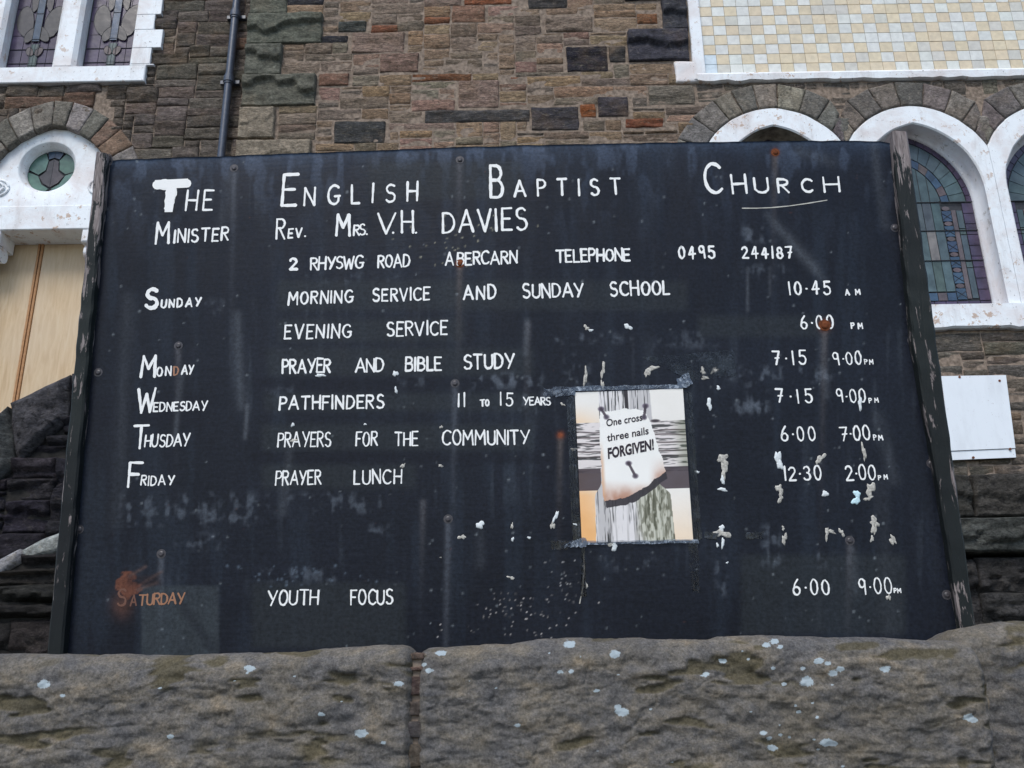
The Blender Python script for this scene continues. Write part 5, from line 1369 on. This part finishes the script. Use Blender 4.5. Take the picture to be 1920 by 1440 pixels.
# cross beam
beam = ((B_ > .205) & (B_ < .54)).astype(float); g2 = fbm(A_ * 5, B_ * 85, 0, 94, 3, .7)
wd2 = .97 - .70 * smooth(.46, .35, g2); bc = wd2[..., None] * np.array((.94, .90, .88)); img = img * (1 - beam[..., None]) + bc * beam[..., None]
for ln in (.27, .30, .345, .40, .435): pa((.15, .10, .10), np.exp(-((B_ - ln - (fbm(A_ * 6, B_ * 0 + ln * 50, 0, 95, 2) - .5) * .02) / .0045) ** 2) * (beam) * .9)
pa((.32, .36, .22), beam * smooth(.85, 1., A_) * .4)
pa((.22, .17, .19), ((B_ > .51) & (B_ < .655) & ((A_ < lx) | (A_ > rx))).astype(float) * .88)
# torn note with its printed drop shadow
def inpoly(pts):
    inside = np.zeros(A_.shape, bool); n = len(pts); wa = A_ + (fbm(A_ * 22, B_ * 22, 0, 96, 3) - .5) * .03; wb = B_ + (fbm(A_ * 22, B_ * 22, 5, 97, 3) - .5) * .02
    for i in range(n):
        x1, y1 = pts[i]; x2, y2 = pts[(i + 1) % n]
        cnd = ((y1 > wb) != (y2 > wb)); xi = (x2 - x1) * (wb - y1) / ((y2 - y1) if y2 != y1 else 1e-9) + x1; inside ^= cnd & (wa < xi)
    return inside
note = [(.23, .135), (.42, .12), (.62, .13), (.68, .20), (.73, .34), (.77, .46), (.79, .54), (.60, .64), (.48, .695), (.22, .73), (.20, .60), (.215, .40), (.205, .25)]
shd = [(p[0] + .012, p[1] + .045) for p in note]
sh = inpoly(shd) & (B_ > .5); pa((.13, .10, .12), sh * .9)
nm_ = inpoly(note); pa((.99, .98, .95), nm_ * 1.0)
burn = smooth(.42, .62, B_) * (smooth(.62, .79, A_ + B_ * .0) * .9) + smooth(.60, .73, B_ + (.5 - np.abs(A_ - .2)) * .06) * .75
pa((.62, .33, .20), nm_ * np.clip(burn, 0, 1) * (.4 + .8 * fbm(A_ * 14, B_ * 14, 0, 98, 3)))
pa((.85, .62, .45), nm_ * smooth(.035, .0, np.abs(A_ - .215)) * smooth(.3, .5, B_) * .7)
# printed nails
for (na_, nb_, da, db) in ((.235, .115, .045, .055), (.645, .105, -.02, .075), (.46, .48, .055, .085)):
    pa((.32, .27, .33), np.exp(-(((A_ - na_) / .03) ** 2 + ((B_ - nb_) / .017) ** 2) ** 3))
    tt = np.clip(((A_ - na_) * da + (B_ - nb_) * db) / (da * da + db * db), 0, 1); ds = np.hypot(A_ - na_ - tt * da, (B_ - nb_ - tt * db) * 1.35)
    pa((.20, .15, .18), (ds < .013) * .85); pa((.26, .22, .27), np.exp(-(((A_ - na_ - da) / .028) ** 2 + ((B_ - nb_ - db) / .018) ** 2) ** 3) * .85)
pa((.15, .11, .13), np.exp(-(((A_ - .725) / .045) ** 2 + ((B_ - .205) / .011) ** 2) ** 3) * .9)
Us = (pc[0][0] * (1 - A_) + pc[1][0] * A_) * (1 - B_) + (pc[3][0] * (1 - A_) + pc[2][0] * A_) * B_
Vs = (pc[0][1] * (1 - A_) + pc[1][1] * A_) * (1 - B_) + (pc[3][1] * (1 - A_) + pc[2][1] * A_) * B_
D = np.array(fwd) * F_PX + (Us[..., None] - 960) * np.array(right) + (720 - Vs[..., None]) * np.array(up)
kk = float((BP0 - CAM).dot(bn)) / (D @ np.array(bn)); PP = np.array(CAM) + D * kk[..., None]
ripple = (fbm(A_ * 3, B_ * 3, 0, 99, 3) - .5) * .004; b0_ = boff(1188, 870)
offs_ = (fbm(Us / 420., Vs / 380., 0, 5, 2) - .5) * .012 - .006
PP = PP + np.array(bn) * ((POFF + offs_ + ripple)[..., None])
vv = PP.reshape(-1, 3) - np.array(poster.location); ff = [f[::-1] for f in grid_faces(na, nb)]
bd = list(range(na)) + [j * na + na - 1 for j in range(1, nb)] + [(nb - 1) * na + i for i in range(na - 2, -1, -1)] + [j * na for j in range(nb - 2, 0, -1)]
n0 = len(vv); vv = np.concatenate([vv, vv[bd] - np.array(bn) * .0006]); 
for k in range(len(bd)): ff.append((bd[k], n0 + k, n0 + (k + 1) % len(bd), bd[(k + 1) % len(bd)])[::-1])
ci = np.concatenate([(np.clip(img, 0, 1) ** 2.0).reshape(-1, 3) * .95, np.tile((.7, .7, .7), (len(bd), 1))])
def print_mat():
    m, t, b = newmat('laminated colour print'); at = N(t, 'ShaderNodeAttribute', attribute_name='print'); t.links.new(at.outputs['Color'], b.inputs['Base Color'])
    b.inputs['Roughness'].default_value = .3; P = pos(t); t.links.new(bump(t, noise(t, P, 40, 4, .6), .3, .002), b.inputs['Normal']); return m
link('sheet', mesh_from('sheet', vv, ff, print_mat(), True, {'print': ci}), poster)
M_INK = simple('black print ink', (.03, .022, .03), .5, .3, 60, .2, 0)
def ptext(txt, a0, b0, a1, b1, h, weight):
    """text from (a0,b0) baseline to (a1,b1), h letter height (in poster heights)"""
    cu = bpy.data.curves.new('txt', 'FONT'); cu.body = txt; cu.offset = weight; cu.resolution_u = 3
    to = bpy.data.objects.new('txt', cu); COL.objects.link(to); dg = bpy.context.evaluated_depsgraph_get(); me = bpy.data.meshes.new_from_object(to.evaluated_get(dg))
    bpy.data.objects.remove(to); co = np.array([v.co[:] for v in me.vertices]); w_ = co[:, 0].max(); cap = .69
    cx0 = co[:, 0].min(); out = []
    for c in co:
        s_ = (c[0] - cx0) / (w_ - cx0); a = a0 + (a1 - a0) * s_ ; b = b0 + (b1 - b0) * s_ - c[1] / cap * h
        u, v = pmap(a, b); o_ = boff(u, v) + POFF + float((fbm(np.array([a * 3]), np.array([b * 3]), 0, 99, 3)[0] - .5) * .004) + .0006
        out.append(BW_(u, v, o_))
    mb = MB(); mb.add(out, [tuple(p.vertices) for p in me.polygons]); bpy.data.meshes.remove(me)
    mb.build('printed_words', M_INK, poster)
ptext('One cross', .275, .232, .61, .200, .046, .020)
ptext('three nails', .275, .332, .66, .290, .048, .018)
ptext('FORGIVEN!', .275, .445, .70, .392, .066, .040)
# shiny tape round the sheet
def pstrip(pts, mat, off, rag=1.0):
    global board
    b_ = board; board = poster
    o = strip(pts, mat, off, rag); board = b_; return o
pstrip([(1040, 734), (1290, 727), (1288, 720), (1036, 725)], M_TAPE, .0062, 1.2)
pstrip([(1056, 1027), (1100, 1025), (1098, 1008), (1066, 1016)], M_TAPE, .0062, 2)
pstrip([(1094, 1022), (1310, 1018), (1308, 1011), (1094, 1014)], M_TAPE, .0060, 1.0)
pstrip([(1272, 728), (1300, 720), (1290, 698), (1268, 712)], M_TAPE, .0064, 2.2)
pstrip([(1020, 745), (1078, 740), (1078, 727), (1018, 728)], M_TAPE, .0066, 1.8)

# ================================================================== the ground
def sheet(name, x0, x1, y0, y1, z, mat, kind='structure'):
    me = mesh_from(name, [(x0, y0, z), (x1, y0, z), (x1, y1, z), (x0, y1, z)], [(0, 1, 2, 3)], mat); o = link(name, me); o['kind'] = kind; return o
sheet('road', -400, 400, -400, 0.2, -.12, M_PAVE)
mb = MB(); mb.box(-40, 40, .2, YF + .1, -.4, 0); o = mb.build('pavement', simple('concrete paving', (.16, .155, .15), .9, .2, 20, .3)); o['kind'] = 'structure'
mb = MB(); mb.box(-40, 40, YF + .34, 60, -.3, 1.0); o = mb.build('churchyard_ground', M_EARTH); o['kind'] = 'structure'
sheet('ground', -800, 800, -800, 800, -.45, M_EARTH)
